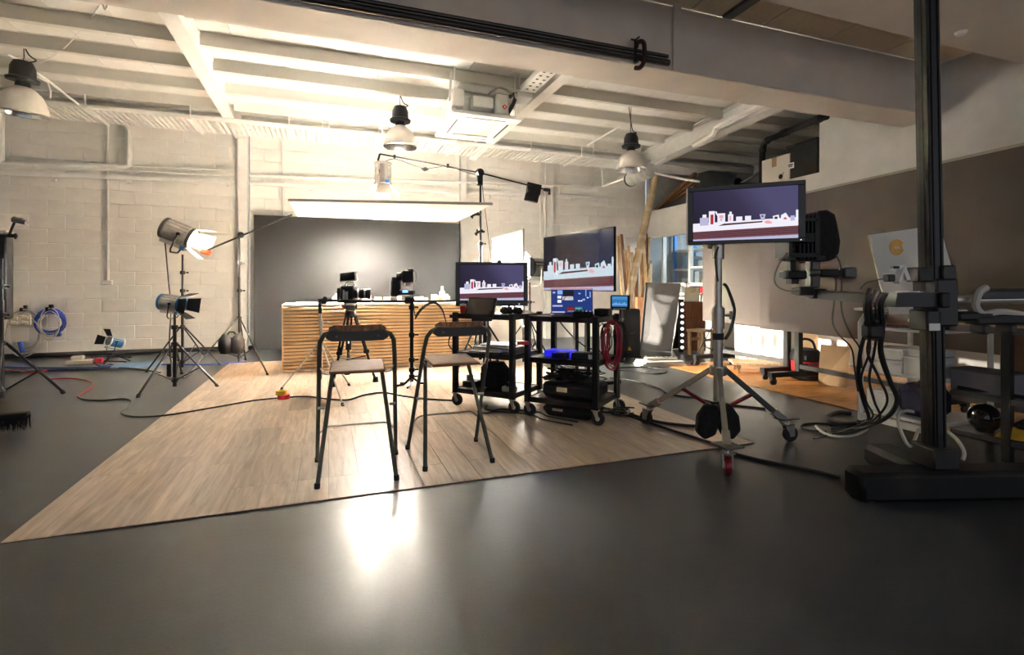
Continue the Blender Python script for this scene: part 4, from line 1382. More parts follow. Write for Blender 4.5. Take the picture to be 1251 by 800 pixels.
t = T('red_cup', 'small red cup at the left front corner of the left cart', 'cup', tuple(k1(0.05, 0.06, TOPZ)))
pc_ = k1(0.05, 0.06, TOPZ)
t.part('cup', RED, MB().lathe([(0.026, 0), (0.034, 0.08), (0.031, 0.08), (0.024, 0.006), (0.001, 0.006)], pc_, (0, 0, 1), 14))
t.part('lid', PERF, MB().lathe([(0.036, 0.081), (0.03, 0.10), (0.001, 0.105)], pc_, (0, 0, 1), 14))
cp = at(553, 388, 5.15)
t = T('camera_clamp', 'black arm clamp sticking out left of the left cart', 'clamp', tuple(cp))
t.part('bar', BLACKM, MB().pbox(549, 384.5, 562, 388, 5.15, 0.05, bev=0.005))
t.part('jaw', BLACKM, MB().pbox(553, 388, 556, 396, 5.15, 0.04).pbox(550, 395, 558, 397, 5.15, 0.04))
t = T('cable_heap', 'heap of black plugs and cable on the right part of the left cart top', 'cables', tuple(k1(.52, .26, TOPZ)))
for k in range(5):
    c = k1(.40 + .05 * k, .24 + random.uniform(-.04, .04), TOPZ + .03)
    t.part('plug', BLACK, MB().ball(c, .04, 8, (1.1, .9, .8)).box(c + V((0, 0, .025)), (.03, .05, .03)))

# laptop
lp_ = k2(.30, .33, TOPZ)
rzl = face_cam(lp_) + 0.05
t = T('laptop', 'open laptop with a blue editing screen on the right cart', 'laptop', tuple(lp_), rzl, world=False)
LW, LH = 0.395, 0.245
t.part('base', GREYM, MB().box((0, -0.13, 0.009), (LW, 0.26, 0.016), bev=0.004))
b = MB()
for r in range(5):
    b.box((0, -0.03 - .022 * r, .0185), (LW - .06, .018, .003))
kb = t.part('keyboard', BLACK, b)
kb['kind'] = 'stuff'
CL = Matrix.Translation(V((0, 0.0, 0.015))) @ Matrix.Rotation(-0.14, 4, 'X') @ Matrix.Translation(V((0, 0, LH / 2)))
b = MB()
b.M = CL
lid = t.part('lid', BLACK, b.box((0, 0, 0), (LW, 0.008, LH), bev=0.003))


def flat_layers(t, parent, C, items, mats_name='screen_picture'):
    b, mats = MB(), []
    b.M = C
    for (x0, y0, x1, y1, m, lay) in items:
        if m not in mats:
            mats.append(m)
        b.mi = mats.index(m)
        b.box(((x0 + x1) / 2, -0.0045 - 0.0006 * lay, (y0 + y1) / 2), (abs(x1 - x0), 0.0006, abs(y1 - y0)))
    o = t.part(mats_name, mats, b, parent)
    o['kind'] = 'stuff'
    return o


def lx(px):
    return -LW / 2 + LW * (px - 243) / (612 - 243)


def ly(py):
    return LH / 2 - LH * (py - 100) / (318 - 100)


I = [(-LW / 2 + .005, LH / 2 - .005, LW / 2 - .005, -LH / 2 + .008, S_BL, 0), (-LW / 2 + .005, LH / 2 - .004, LW / 2 - .005, LH / 2 - .012, S_PK, 1)]
for a, c, e, f, m in ((300, 118, 345, 152, S_LB), (350, 118, 445, 205, S_BK), (345, 170, 440, 203, S_WH), (352, 178, 400, 172, S_PK), (380, 255, 450, 300, S_BD), (455, 260, 520, 290, S_GR), (385, 268, 445, 280, S_RD), (300, 165, 335, 188, S_WH), (300, 200, 335, 225, S_WH), (250, 298, 365, 310, S_LV), (525, 292, 590, 302, S_LV), (485, 140, 505, 152, S_LB), (520, 190, 545, 205, S_LB), (482, 203, 500, 214, S_WH), (505, 203, 520, 214, S_WH), (548, 112, 556, 170, S_LB), (585, 130, 594, 180, S_LB), (560, 176, 575, 186, S_WH), (255, 245, 345, 258, S_LV), (390, 292, 445, 298, S_PK), (460, 270, 510, 276, S_LB), (258, 130, 280, 145, S_LV)):
    I.append((lx(a), ly(c), lx(e), ly(f), m, 2))
flat_layers(t, lid, CL, I)

# small blue monitor on an arm at the right end
ps2 = at(757, 379, 4.92)
rzs = face_cam(ps2) - 0.25
t = T('small_monitor', 'small square monitor with a blue picture at the right end of the right cart', 'monitor', tuple(ps2), rzs, world=False)
sw, sh = 0.185, 0.145
t.part('housing', BLACK, MB().box((0, 0.025, sh / 2), (sw, 0.05, sh), bev=0.008))
C2 = Matrix.Translation(V((0, 0, sh / 2 + .008)))
flat_layers(t, None, Matrix.Translation(V((0, .003, sh / 2 + .01))), [(-.075, -.048, .075, .052, emi('small_screen_blue', (0.03, 0.17, 0.42)), 0), (-.075, .02, .075, .052, emi('small_screen_sky', (0.06, 0.26, 0.55)), 1)] + [(-.07 + .016 * i, -.035, -.06 + .016 * i, -.02 + .012 * ((i * 7) % 5) / 3, S_LB, 2) for i in range(9)])
t.part('mount', BLACKM, MB().tube([(0, .03, 0), (0.0, .04, -.06), (-.03, .05, -.09)], .012, 6))
t.part('knob_row', STEELB, MB().box((0, -.002, .014), (.12, .004, .008)))

# things on the shelves
def boxy(name, label, cat, m, K, x, y, z, s, rz=0.0, bev=0.006, extra=None):
    t = T(name, label, cat, tuple(K(x, y, z)), RZC + rz, world=False)
    t.part('body', m, MB().box((0, 0, s[2] / 2), s, bev=bev))
    if extra:
        extra(t)
    return t


def vents(t):
    t.part('front_panel', STEELB, MB().box((0, -.165, .03), (.40, .006, .022)))
    t.part('button', emi('blue_led', (0.1, 0.3, 1), 1.2), MB().box((.1, -.169, .03), (.012, .003, .008)))


MS = 0.538
boxy('media_recorder', 'silver-fronted slim recorder on the middle shelf of the left cart', 'recorder', GREYM, k1, .36, .26, MS, (.44, .32, .055), extra=vents)
boxy('closed_laptop', 'closed grey laptop lying on the slim recorder', 'laptop', STEELB, k1, .35, .28, MS + .056, (.34, .24, .02), 0.1, extra=lambda t: t.part('foot_strip', RUBBER, MB().box((0, 0, .0205), (.1, .1, .002))))
boxy('keyboard_tray', 'thin silver keyboard lying at the front of the left cart middle shelf', 'keyboard', BLACK, k1, .33, .06, MS, (.36, .10, .016), extra=lambda t: t.part('key_strip', STEELB, MB().box((0, 0, .018), (.34, .08, .006))))
BLG = mat('blue_lit_box', (0.02, 0.02, 0.12), 0.4, emit=(0.02, 0.02, 0.9), est=0.06)
boxy('video_hub', 'box glowing blue on the middle shelf of the right cart', 'video box', BLG, k2, .22, .25, MS, (.26, .18, .055), extra=lambda t: t.part('led_row', emi('violet_led', (0.25, 0.25, 1), 1.4), MB().box((0.02, -.093, .035), (.13, .004, .010))))
boxy('video_converter', 'small blue-lit black box in front of the glowing blue box', 'video box', mat('blue_glow_on_black', (0.01, 0.01, 0.10), 0.4), k2, .30, .07, MS, (.14, .09, .06), extra=lambda t: t.part('port_row', BLACK, MB().box((0, -.046, .03), (.1, .003, .02))))  # blue light falling on this black box is put into its base colour
boxy('network_switch', 'black box with a white end label beside the blue-lit boxes', 'video box', BLACK, k2, .50, .16, MS, (.22, .14, .06), 0.2, extra=lambda t: t.part('end_label', WHITE, MB().box((.07, -.072, .03), (.05, .003, .04))))
lamp('hub_led', 'POINT', k2(.22, .02, MS + .10), k2(.2, 0, 0), 0.03, (0.08, 0.08, 1.0), 0.03)
t = T('kit_bag', 'black kit bag with a carry loop on the bottom shelf of the left cart', 'bag', tuple(k1(.33, .22, .175)), RZC, world=False)
b = MB().box((0, 0, .13), (.27, .22, .26), bev=.06)
t.part('bag', FABRIC, b)
t.part('handle', FABRIC, MB().tube([(-.06, 0, .25), (-.05, 0, .31), (.02, 0, .32), (.04, 0, .25)], .011, 6))
t.part('pocket', FABRIC, MB().box((0, -.12, .10), (.19, .05, .15), bev=.02))
boxy('battery_charger', 'black charger with grey blocks at the left of the lower cart shelf', 'charger', BLACK, k1, .10, .16, .175, (.15, .16, .06), extra=lambda t: t.part('battery', GREYM, MB().box((-.02, -.02, .09), (.06, .05, .06), bev=.005)))
boxy('plug_bar', 'pale plug bar lying right of the kit bag on the lower shelf', 'power strip', GREYC, k1, .56, .12, .175, (.13, .09, .05), extra=lambda t: t.part('plug', BLACK, MB().box((0, 0, .07), (.05, .05, .04))))
t = T('equipment_case', 'flat black equipment case buried in cables on the right cart bottom shelf', 'case', tuple(k2(.36, .27, .175)), RZC, world=False)
t.part('case', RUBBER, MB().box((0, 0, .07), (.52, .38, .13), bev=.03))
t.part('clip', STEELB, MB().box((-.05, -.192, .08), (.10, .012, .04)))
t.part('adapter', BLACK, MB().box((-.1, -.05, .16), (.14, .08, .05), bev=.012))
t.part('adapter', WHITE, MB().box((.06, .04, .18), (.05, .05, .09), bev=.006))
for k in range(14):
    rnd = random.Random(k)
    pts = [k2(.08 + .52 * rnd.random(), .0 + .46 * rnd.random(), .33 + .09 * rnd.random()) for _ in range(7)]
    pts = [pts[0] - V((0, 0, .02))] + pts
    cable('power_lead', ('loosest', 'lowest', 'longest', 'thinnest', 'frontmost', 'rearmost', 'topmost', 'shortest', 'tightest', 'stiffest', 'most coiled', 'straightest', 'leftmost', 'rightmost')[k] + ' of the thin black leads tangled over the flat black case', pts, 0.004 + 0.0003 * k, group='lead tangle on the right cart')
t = T('floor_bag', 'black slumped bag lying on the timber floor under the right cart', 'bag', tuple(k2(.36, .25, 0)), RZC, world=False)
t.part('bag', FABRIC, MB().box((0, -.02, .065), (.50, .36, .12), bev=.05))
t.part('logo_strip', STEELB, MB().box((-.08, -.195, .075), (.10, .022, .02)))
for k, ys in enumerate((0.02, -.10)):
    cable('floor_cable', ('nearer', 'farther')[1 - k] + ' black cable curling out from beneath the carts', [V((p_.x, p_.y, FLZ + .007)) for p_ in (k1(.30, ys + .1, 0), k1(.36, ys - .03, 0), k1(.46, ys - .04, 0), k1(.52, ys + .06, 0), k2(.02, ys + .12, 0), k2(.2, ys + .02, 0), k2(.5, ys - .02, 0))], 0.007)
# hanging cable hanks
def hank(label, c, rx, rz_, m, n_, r=0.007):
    t = T('cable_hank', label, 'cable coil', tuple(c))
    e1, e2 = V((CY, -SY, 0)), V((SY, CY, 0))
    rnd = random.Random(int(c.x * 1000))
    for k in range(n_):
        fx, fz, sx, ph = rnd.uniform(.45, 1.05), rnd.uniform(.8, 1.06), rnd.uniform(-.02, .02), rnd.uniform(0, 6)
        t.part('cable_loop', m, MB().tube([c + e1 * (sx + rx * fx * math.sin(2 * PI * i / 22) + .006 * math.sin(5 * PI * i / 11 + ph)) + V((0, 0, rz_ * fz * (math.cos(2 * PI * i / 22) - 1))) + e2 * (0.010 * k - .03 + .012 * math.sin(2 * PI * i / 11 + ph)) for i in range(23)], r, 6, caps=False))
    t.part('tie', CABLE, MB().box(c - V((0, 0, .02)), (.03, .09, .03), Matrix.Rotation(-YAW, 3, 'Z'), bev=.005))
    return t


hank('red cable hank hanging at the right end of the right cart', at(748, 392, 4.60), .075, .235, mat('red_hank', (0.45, 0.02, 0.05), 0.4), 8, 0.006)
hank('black cable hank hanging behind the red hank', at(757, 393, 4.85), .06, .18, CABLE, 6, 0.006)
hank('thin black cable hank between right cart post and red hank', at(739, 395, 4.75), .05, .16, CABLE, 5, 0.005)
t = T('cable_tie', 'red tie binding the two carts posts together', 'tie', tuple(at(638, 419, 4.75)))
t.part('band', RED, MB().pbox(632, 417, 646, 421, 4.72, 0.10, bev=.004))

# large TV on its stand
d_r, d_l = 5.65, 6.95
q = [at(663.5, 291.5, d_l), at(750, 274.5, d_r), at(750, 357, d_r), at(663.5, 354, d_l)]
ctr = sum(q, V()) / 4
wv = ((q[1] - q[0]) + (q[2] - q[3])) / 2
wv.z = 0
TW = wv.length
TH = ((q[0] - q[3]).length + (q[1] - q[2]).length) / 2
rzt = math.atan2(wv.y, wv.x)
t = T('television', 'very large television angled behind the right cart, showing the filmed set', 'television', (ctr.x, ctr.y, 0), rzt, world=False)
b = MB().box((0, .02, ctr.z), (TW, .03, TH), bev=.004).box((0, .05, ctr.z - .1), (TW * .6, .05, TH * .55), bev=.015)
hs = t.part('housing', GLASSD, b)
set_picture(t, hs, Matrix.Translation(V((0, .004, ctr.z))), TW - .02, TH - .02, S_BG2, S_CY, S_CY)
for x in (-.12, .12):
    t.part('stand_pole', BLACKM, MB().bar((x, .10, .06), (x, .10, ctr.z + .1), .05, .05))
    t.part('stand_foot', BLACKM, MB().box((x * 2.6, .10, .045), (.06, .70, .05), bev=.008))
t.part('stand_bar', BLACKM, MB().box((0, .10, .06), (.68, .05, .05), bev=.006))

# ---------------------------------------------------------------- big monitor on a rolling stand
pm = V((2.81, 3.14, 0))
dpm = pm.x * SY + pm.y * CY
wheels = [fl(889, 580), fl(789.5, 518), fl(965, 539)]
t = T('rolling_stand', 'chrome rolling stand with red braces and three wheels, holding the nearest monitor', 'stand', tuple(pm))
hub = 0.56
t.part('pole', STEELB, MB().tube([pm + V((0, 0, .22)), pm + V((0, 0, 1.05))], .034, 14))
t.part('pole', STEELB, MB().tube([pm + V((0, 0, 1.0)), pm + V((0, 0, 1.52))], .027, 14))
for z, r, h in ((.96, .046, .16), (1.47, .042, .12), (hub, .06, .07), (.82, .04, .05)):
    t.part('collar', STEELB if z != .82 else RUBBER, MB().lathe([(r, -h / 2), (r * 1.05, -h * .3), (r, 0), (r * 1.05, h * .3), (r, h / 2)], pm + V((0, 0, z)), (0, 0, 1), 14))
t.part('knob', STEELB, MB().tube([pm + V((.04, -.01, .98)), pm + V((.09, -.02, .98))], .010, 8).box(pm + V((.10, -.02, .98)), (.02, .02, .06), bev=.004))
for i, wv_ in enumerate(wheels):
    d = V((wv_.x, wv_.y, 0)) - pm
    L_ = d.length
    d.normalize()
    s_ = V((-d.y, d.x, 0))
    a, e = pm + d * .05 + V((0, 0, hub + .01)), pm + d * (L_ - .06) + V((0, 0, .175))
    lg = t.part('leg', STEELB if i != 2 else GREYM, MB().bar(a, e, .035, .035))
    t.part('leg_shoe', STEELB, MB().bar(e - (e - a).normalized() * .10, e + (e - a).normalized() * .02, .05, .05), lg)
    mid = a.lerp(e, .46)
    t.part('brace', REDL, MB().bar(pm + d * .05 + V((0, 0, .27)), mid - V((0, 0, .02)), .03, .018))
    w0 = V((wv_.x, wv_.y, 0.0))
    c = t.part('caster', STEEL, MB().box(w0 + V((0, 0, .135)) - d * .02, (.07, .07, .012)).tube([w0 + V((0, 0, .13)) - d * .02, w0 + V((0, 0, .17)) - d * .02], .014, 8).prism([w0 + s_ * .026 + V((0, 0, .13)) - d * .05, w0 + s_ * .026 + V((0, 0, .13)) + d * .02, w0 + s_ * .026 + V((0, 0, .045)) + d * .02, w0 + s_ * .026 + V((0, 0, .05)) - d * .015], s_ * .005).prism([w0 - s_ * .026 + V((0, 0, .13)) - d * .05, w0 - s_ * .026 + V((0, 0, .13)) + d * .02, w0 - s_ * .026 + V((0, 0, .045)) + d * .02, w0 - s_ * .026 + V((0, 0, .05)) - d * .015], -s_ * .005))
    t.part('wheel', REDL if i == 0 else RUBBER, MB().lathe([(.03, -.018), (.055, -.018), (.06, -.01), (.06, .01), (.055, .018), (.03, .018)], w0 + V((0, 0, .061)), s_, 18), c)
    t.part('hub', STEEL, MB().lathe([(.022, -.022), (.022, .022)], w0 + V((0, 0, .061)), s_, 10), c)
    t.part('brake_pedal', GREYM, MB().box(e + d * .03 + V((0, 0, .005)), (.12 * abs(d.x) + .05 * abs(d.y) + .03, .12 * abs(d.y) + .05 * abs(d.x) + .03, .012), bev=.004), c)
t.part('bracket', BLACKM, MB().box(pm + V((.02, .05, 1.60)), (.12, .06, .22), bev=.01))
# weight bag as two drooping halves
bc = at(876, 515, dpm - .03)
t = T('sandbag', 'round black saddle sandbag hanging on the pole of the chrome rolling stand', 'sandbag', tuple(bc))
for sg, u, k in ((-1, 864, 515), (1, 889, 515)):
    b = MB()
    b.M = Matrix.Translation(at(u, k, dpm - .06)) @ Matrix.Rotation(-YAW, 4, 'Z') @ Matrix.Rotation(-sg * .22, 4, 'Y')
    pr = [(-.04, .135), (.04, .14), (.085, .03), (.075, -.08), (.0, -.135), (-.07, -.09), (-.085, .03)]
    b.prism([(x, -.045, z) for x, z in pr], (0, .09, 0))
    o = t.part('bag_half', FABRIC, b)
    md = o.modifiers.new('bevel', 'BEVEL')
    md.width, md.segments = 0.025, 2
t.part('strap', FABRIC, MB().tube([at(864, 500, dpm - .06), at(870, 492, dpm - .05), at(882, 492, dpm - .05), at(889, 500, dpm - .06)], .012, 6))
# the monitor itself
dm = dpm - .13
cm = at(909.5, 261, dm)
rzm = face_cam(cm) + 0.03
t = T('picture_monitor', 'nearest wide monitor, on the chrome rolling stand, showing the filmed set', 'monitor', tuple(cm), rzm, world=False)
w_, h_ = 131 * dm / FPX, 72.5 * dm / FPX
fr = t.part('housing', BLACK, MB().box((0, .035, 0), (w_, .05, h_), bev=.008).box((-.05, .08, 0), (.4, .05, .28), bev=.02))
t.part('side_frame', STEELB, MB().box((-w_ / 2 - .006, .03, 0), (.014, .06, h_ * 1.0), bev=.003))
ix0, ix1, iz0, iz1 = -w_ / 2 + w_ * 50 / 1055, w_ / 2 - w_ * 62 / 1055, -h_ / 2 + h_ * .065, h_ / 2 - h_ * .075
for x0, x1, z0, z1 in ((-w_ / 2, w_ / 2, iz1, h_ / 2), (-w_ / 2, w_ / 2, -h_ / 2, iz0), (-w_ / 2, ix0, iz0, iz1), (ix1, w_ / 2, iz0, iz1)):
    t.part('bezel', GLASSD, MB().box(((x0 + x1) / 2, .004, (z0 + z1) / 2), (x1 - x0, .014, z1 - z0), bev=.003), fr)
set_picture(t, fr, Matrix.Translation(V(((ix0 + ix1) / 2, .007, (iz0 + iz1) / 2))), ix1 - ix0, iz1 - iz0, S_BG, S_WH, S_LV)
t.part('power_light', MATS['white_led'], MB().box((w_ / 2 - .03, -.0045, -h_ / 2 + .014), (.008, .003, .006)))
cable('monitor_cable', 'black cable bowing out right of the chrome pole', [pm + V((.02, -.035, 1.22)), pm + V((.05, -.04, 1.19)), pm + V((.10, -.05, 1.06)), pm + V((.105, -.05, .98)), pm + V((.07, -.045, .86)), pm + V((.03, -.04, .80))], .012)
cable('monitor_cable', 'thin black cable on the left of the chrome pole top', [pm + V((-.03, -.035, 1.50)), pm + V((-.06, -.04, 1.42)), pm + V((-.05, -.04, 1.30)), pm + V((-.035, -.04, 1.24))], .007)
floor_cable('black cable running from the carts past the front wheel towards the right', [(727, 505), (760, 508), (800, 521), (830, 531), (870, 544), (900, 556), (950, 568), (1000, 578), (1026, 585)], 0.010)
floor_cable('thick black cable with red joints behind the front wheel', [(735, 500), (765, 507), (800, 517), (835, 522), (855, 523)], 0.012)
floor_cable('thin black cable over the grey floor behind the rolling stand', [(745, 462), (775, 466), (805, 475), (817, 482), (850, 487), (880, 494), (910, 497), (935, 500)], 0.008)
floor_cable('looped black cable on the grey floor near the small monitor', [(752, 450), (780, 449), (805, 451), (815, 455), (800, 457), (775, 454), (752, 453)], 0.008)

for k, (lab, pts) in enumerate((('black cable drooping from the middle to the bottom shelf of the right cart, left end', [k2(.02, .5, .55), k2(.05, .52, .42), k2(.12, .45, .36), k2(.2, .4, .35)]),
                  ('black cable drooping under the right cart top shelf', [k2(.05, .5, .89), k2(.2, .52, .72), k2(.35, .5, .62), k2(.5, .45, .58)]),
                  ('black cable falling down the rear right post of the right cart', [k2(.68, .5, .88), k2(.70, .52, .6), k2(.69, .5, .3), k2(.72, .45, .05), k2(.80, .40, .012)]),
                  ('black cable drooping between the two carts behind the red tie', [k1(.64, .4, .86), k1(.66, .36, .6), k1(.64, .42, .4), k1(.66, .38, .22)]),
                  ('black cable rising from the kit bag to the middle shelf of the left cart', [k1(.48, .2, .2), k1(.52, .25, .32), k1(.5, .3, .45), k1(.52, .35, .52)]),
                  ('white cable lying along the back of the left cart top', [k1(.42, .5, .925), k1(.52, .48, .94), k1(.6, .5, .93), k1(.66, .46, .925)]))):
    cable('cart_cable', lab, pts, .007, GREYC if lab.startswith('white') else CABLE)
for k in range(5):
    rnd = random.Random(40 + k)
    pts = [k2(.66 + .18 * rnd.random(), .30 + .35 * rnd.random(), .012 + .012 * k) for _ in range(6)]
    cable('floor_cable', ('lowest', 'second', 'middle', 'fourth', 'topmost')[k] + ' black lead in the small pile on the floor right of the right cart', pts, .007, group='lead pile beside the right cart')
t = T('base_box', 'black square base box under the small blue monitor', 'stand', tuple(k2(.60, .36, TOPZ)), RZC, world=False)
t.part('box', BLACK, MB().box((0, 0, .035), (.14, .12, .07), bev=.01))
t.part('knob', BLACKM, MB().lathe([(.02, 0), (.02, .03)], (.0, -.06, .04), (0, -1, 0), 10))
t = T('audio_interface', 'low black box with knobs right of the laptop on the right cart', 'video box', tuple(k2(.50, .12, TOPZ)), RZC, world=False)
t.part('box', BLACK, MB().box((0, 0, .025), (.16, .10, .05), bev=.006))
for k in range(4):
    t.part('knob', GREYM, MB().lathe([(.010, 0), (.009, .018), (.001, .019)], (-.055 + .036 * k, -.01, .05), (0, 0, 1), 8))

# ---------------------------------------------------------------- ceiling lamps and roof fittings
DOME = mat('lamp_dome_clear', (0.74, 0.70, 0.64), 0.3, metal=0.25, var=0.08)


def highbay(label, c, s=1.0, tilt=0.0):
    t = T('high_bay_lamp', label, 'ceiling lamp', tuple(c), world=False, group='unlit high bay lamps under the roof', rot=(tilt, tilt * .6, 0))
    b = MB().lathe([(0.255 * s, 0), (0.25 * s, 0.05 * s), (0.225 * s, .15 * s), (0.18 * s, .24 * s), (0.12 * s, .30 * s), (0.075 * s, .325 * s)], n=28, caps=False)
    rf = t.part('reflector', DOME, b)
    t.part('reflector_lining', ALU, MB().lathe([(0.248 * s, 0.002), (0.243 * s, .05 * s), (0.216 * s, .15 * s), (0.17 * s, .235 * s), (0.07 * s, .315 * s)], n=28, caps=False), rf)
    t.part('rim', ALU, MB().lathe([(0.247 * s, 0.0), (0.252 * s, -.006), (0.262 * s, 0.0), (0.258 * s, 0.02), (0.25 * s, .02)], n=28, caps=False))
    t.part('bulb', mat('unlit_bulb', (0.6, 0.58, 0.54), 0.2), MB().ball((0, 0, .17 * s), .06 * s, 12, (1, 1, 1.6)))
    t.part('neck', BLACKM, MB().lathe([(.075 * s, .32 * s), (.07 * s, .385 * s)], n=14))
    t.part('ballast_housing', BLACK, MB().lathe([(.05 * s, .385 * s), (.155 * s, .39 * s), (.16 * s, .42 * s), (.125 * s, .44 * s), (.12 * s, .55 * s), (.09 * s, .62 * s), (.02, .64 * s)], n=18))
    zt = ZD - c.z
    b = MB().tube([(0, 0, .63 * s), (0, .02, .68 * s), (0, 0, zt)], .007, 6)
    t.part('hook', GREYM, b)
    t.part('cord', CABLE, MB().tube(bez([(.05, 0, .62 * s), (.12, .02, .66 * s), (.04, .03, .72 * s), (-.03, .02, zt)], 5), .009, 6))
    return t


highbay('unlit high bay lamp hanging in the left bay near the picture edge', at(27, 140, 6.45), 1.05, 0.10)
highbay('unlit high bay lamp hanging in the middle, above the white silk', at(489, 180, 7.85), 1.0)
highbay('unlit high bay lamp hanging on the right, above the timber lengths', at(771, 208, 8.75), 1.0)

# ceiling cassette
A0 = fl(553, 135, 3.60)
x0, x1 = A0.x, A0.x + 1.02
y0, y1 = A0.y, A0.y + 1.22
t = T('ceiling_cassette', 'white square air conditioner cassette with open top hung beside the middle beam', 'air conditioner', ((x0 + x1) / 2, (y0 + y1) / 2, 3.6))
b = MB()
for a_, c_ in (((x0 + x1) / 2, y0 + .11), ((x0 + x1) / 2, y1 - .11)):
    b.box((a_, c_, 3.6), (x1 - x0, .22, .05), bev=.008)
for a_ in (x0 + .11, x1 - .11):
    b.box((a_, (y0 + y1) / 2, 3.6), (.22, y1 - y0 - .44, .05), bev=.008)
t.part('face_panel', WHITE, b)
t.part('grille', mat('beige_grille', (0.62, 0.53, 0.38), 0.7), MB().box(((x0 + x1) / 2, (y0 + y1) / 2, 3.612), (x1 - x0 - .46, y1 - y0 - .46, .02)))
for k in (-1, 1):
    t.part('air_slot', GREYM, MB().box(((x0 + x1) / 2, (y0 + y1) / 2 + k * ((y1 - y0) / 2 - .13), 3.575), (.6, .03, .006)))
    t.part('air_slot', GREYM, MB().box(((x0 + x1) / 2 + k * ((x1 - x0) / 2 - .13), (y0 + y1) / 2, 3.575), (.03, .7, .006)))
GALV = mat('galvanised_steel', (0.50, 0.52, 0.50), 0.45, metal=0.5, var=0.15, scale=10)
t.part('body', GALV, MB().box(((x0 + x1) / 2, y0 + .67, 3.78), (.84, .84, .28), bev=.02))
t.part('control_box', WHITE, MB().box((x0 + .46, y0 + .16, 3.80), (.30, .18, .16), bev=.012))
t.part('control_box', GALV, MB().box((x0 + .74, y0 + .14, 3.80), (.20, .16, .30), bev=.02))
t.part('control_box', WHITE, MB().box((x0 + .10, y0 + .14, 3.82), (.16, .16, .24), bev=.012))
t.part('warning_label', mat('red_label', (0.6, 0.02, 0.03), 0.5), MB().box((x0 + .77, y0 + .055, 3.76), (.055, .004, .055), Matrix.Rotation(PI / 4, 3, 'Y')))
t.part('warning_mark', WHITE, MB().box((x0 + .77, y0 + .052, 3.76), (.012, .003, .03)))
t.part('hose', CABLE, MB().tube(bez([(x0 + .84, y0 + .10, 3.70), (x0 + .93, y0 + .12, 3.86), (x0 + .99, y0 + .2, 4.02), (x0 + .97, y0 + .4, 4.05)]), .03, 8))
t.part('hose', GALV, MB().tube(bez([(x0 + .6, y0 + .3, 4.0), (x0 + .7, y0 + .1, 4.04), (x0 + .9, y0 + .1, 3.98)]), .014, 6))
for xx in (x0 + .06, x1 - .06):
    for yy in (y0 + .14, y1 - .14):
        t.part('hanger_rod', WMETAL, MB().tube([(xx, yy, 3.62), (xx, yy, ZD - .02)], .010, 6))
t.part('hanger_bracket', WMETAL, MB().bar((x0 + .0, y0 + .2, 3.80), (x0 - .02, y0 + .0, 4.13), .03, .04).box((x0 + .02, y0 + .32, 3.75), (.02, .4, .28)))
q = [(2.62, 6.02, 4.02), (2.62, 6.75, 3.98)]
t = T('perforated_tray', 'short perforated white tray hung left of the middle roof beam', 'cable tray', (2.66, 6.4, 4.0))
t.part('tray', WMETAL, MB().box((2.68, 6.35, 3.97), (.22, .80, .02)).box((2.57, 6.35, 4.0), (.012, .80, .06)).box((2.79, 6.35, 4.0), (.012, .80, .06)))
b = MB()
for i in range(2):
    for j in range(6):
        b.box((2.63 + .1 * i, 6.05 + .12 * j, 3.958), (.035, .03, .004))
o = t.part('slots', GREYM, b)
o['kind'] = 'stuff'
t.part('end_box', WHITE, MB().box((2.68, 6.98, 3.95), (.24, .30, .07), bev=.01))

# G clamp on the cross beam
p = on_y(781, 66, 4.24)
t = T('g_clamp', 'dark rusty G clamp gripping the lower edge of the cross beam', 'clamp', tuple(p))
g = lambda u, v: on_y(u, v, 4.24)
t.part('frame', mat('rusty_iron', (0.05, 0.02, 0.015), 0.55, metal=0.4, var=0.4), MB().tube(bez([g(777, 58), g(779, 52), g(784, 50.5), g(787, 55), g(787, 72), g(785, 79), g(781, 83), g(776, 83)], 4), .022, 8))
t.part('screw', BLACKM, MB().tube([g(776, 48), g(776.5, 76)], .012, 8))
t.part('handle', BLACKM, MB().tube([g(771, 48), g(776, 49), g(781, 45)], .009, 6))
t.part('foot', BLACKM, MB().lathe([(.028, 0), (.02, .02)], g(776.5, 76.5), (0, 0, 1), 10))

# roof rods, conduits and cables
def rods(label, spots, r=.009):
    for k, (u, v0, v1, d) in enumerate(spots):
        single('hanger_rod', label % k if '%' in label else label[k], 'rod', WMETAL, MB().tube([at(u, v1, d), at(u, v0, d)], r, 6), loc=tuple(at(u, v0, d)))


names_ = ['thin white rod pair left piece, hanging above the charcoal backdrop left of the middle lamp', 'thin white rod pair right piece, hanging above the charcoal backdrop left of the middle lamp',
          'white drop conduit just left of the middle high bay lamp', 'white hanger rod right of the cassette panel', 'white hanger rod between the cassette and right lamp']
rods(names_, [(394, 90, 156, 8.4), (402, 92, 156, 8.4), (467, 133, 166, 8.9), (635, 82, 110, 7.4), (725, 165, 190, 10.0)], .010)
pipe('white conduit slanting over the left bay near the left lamp', [at(10, 66, 6.6), at(58, 98, 7.0), at(96, 128, 7.4)], .016, name='roof_conduit')
pipe('white conduit slanting over the left bay above the tray joint', [at(104, 78, 7.6), at(118, 104, 7.9), at(150, 133, 8.3)], .016, name='roof_conduit')
pipe('white conduit slanting down from the middle bay to the right lamp', [at(790, 137, 9.2), at(764, 150, 9.3), at(717, 178, 9.6)], .018, name='roof_conduit')
pipe('white bent conduit running to the right wall behind the right lamp', [at(735, 207, 10.6), at(737, 227, 10.6), at(752, 222, 10.4), at(790, 207, 9.6), at(815, 192, 9.0)], .022, name='roof_conduit')
pipe('white bracket frame under the right roof beam', [at(786, 208, 9.4), at(830, 218, 9.2), at(855, 222, 9.0)], .022, name='roof_conduit')
pipe('grey conduit bent round near the top left lamp', [at(45, 94, 6.9), at(58, 100, 7), at(62, 112, 7.05), at(61, 120, 7.05)], .014, name='roof_conduit')
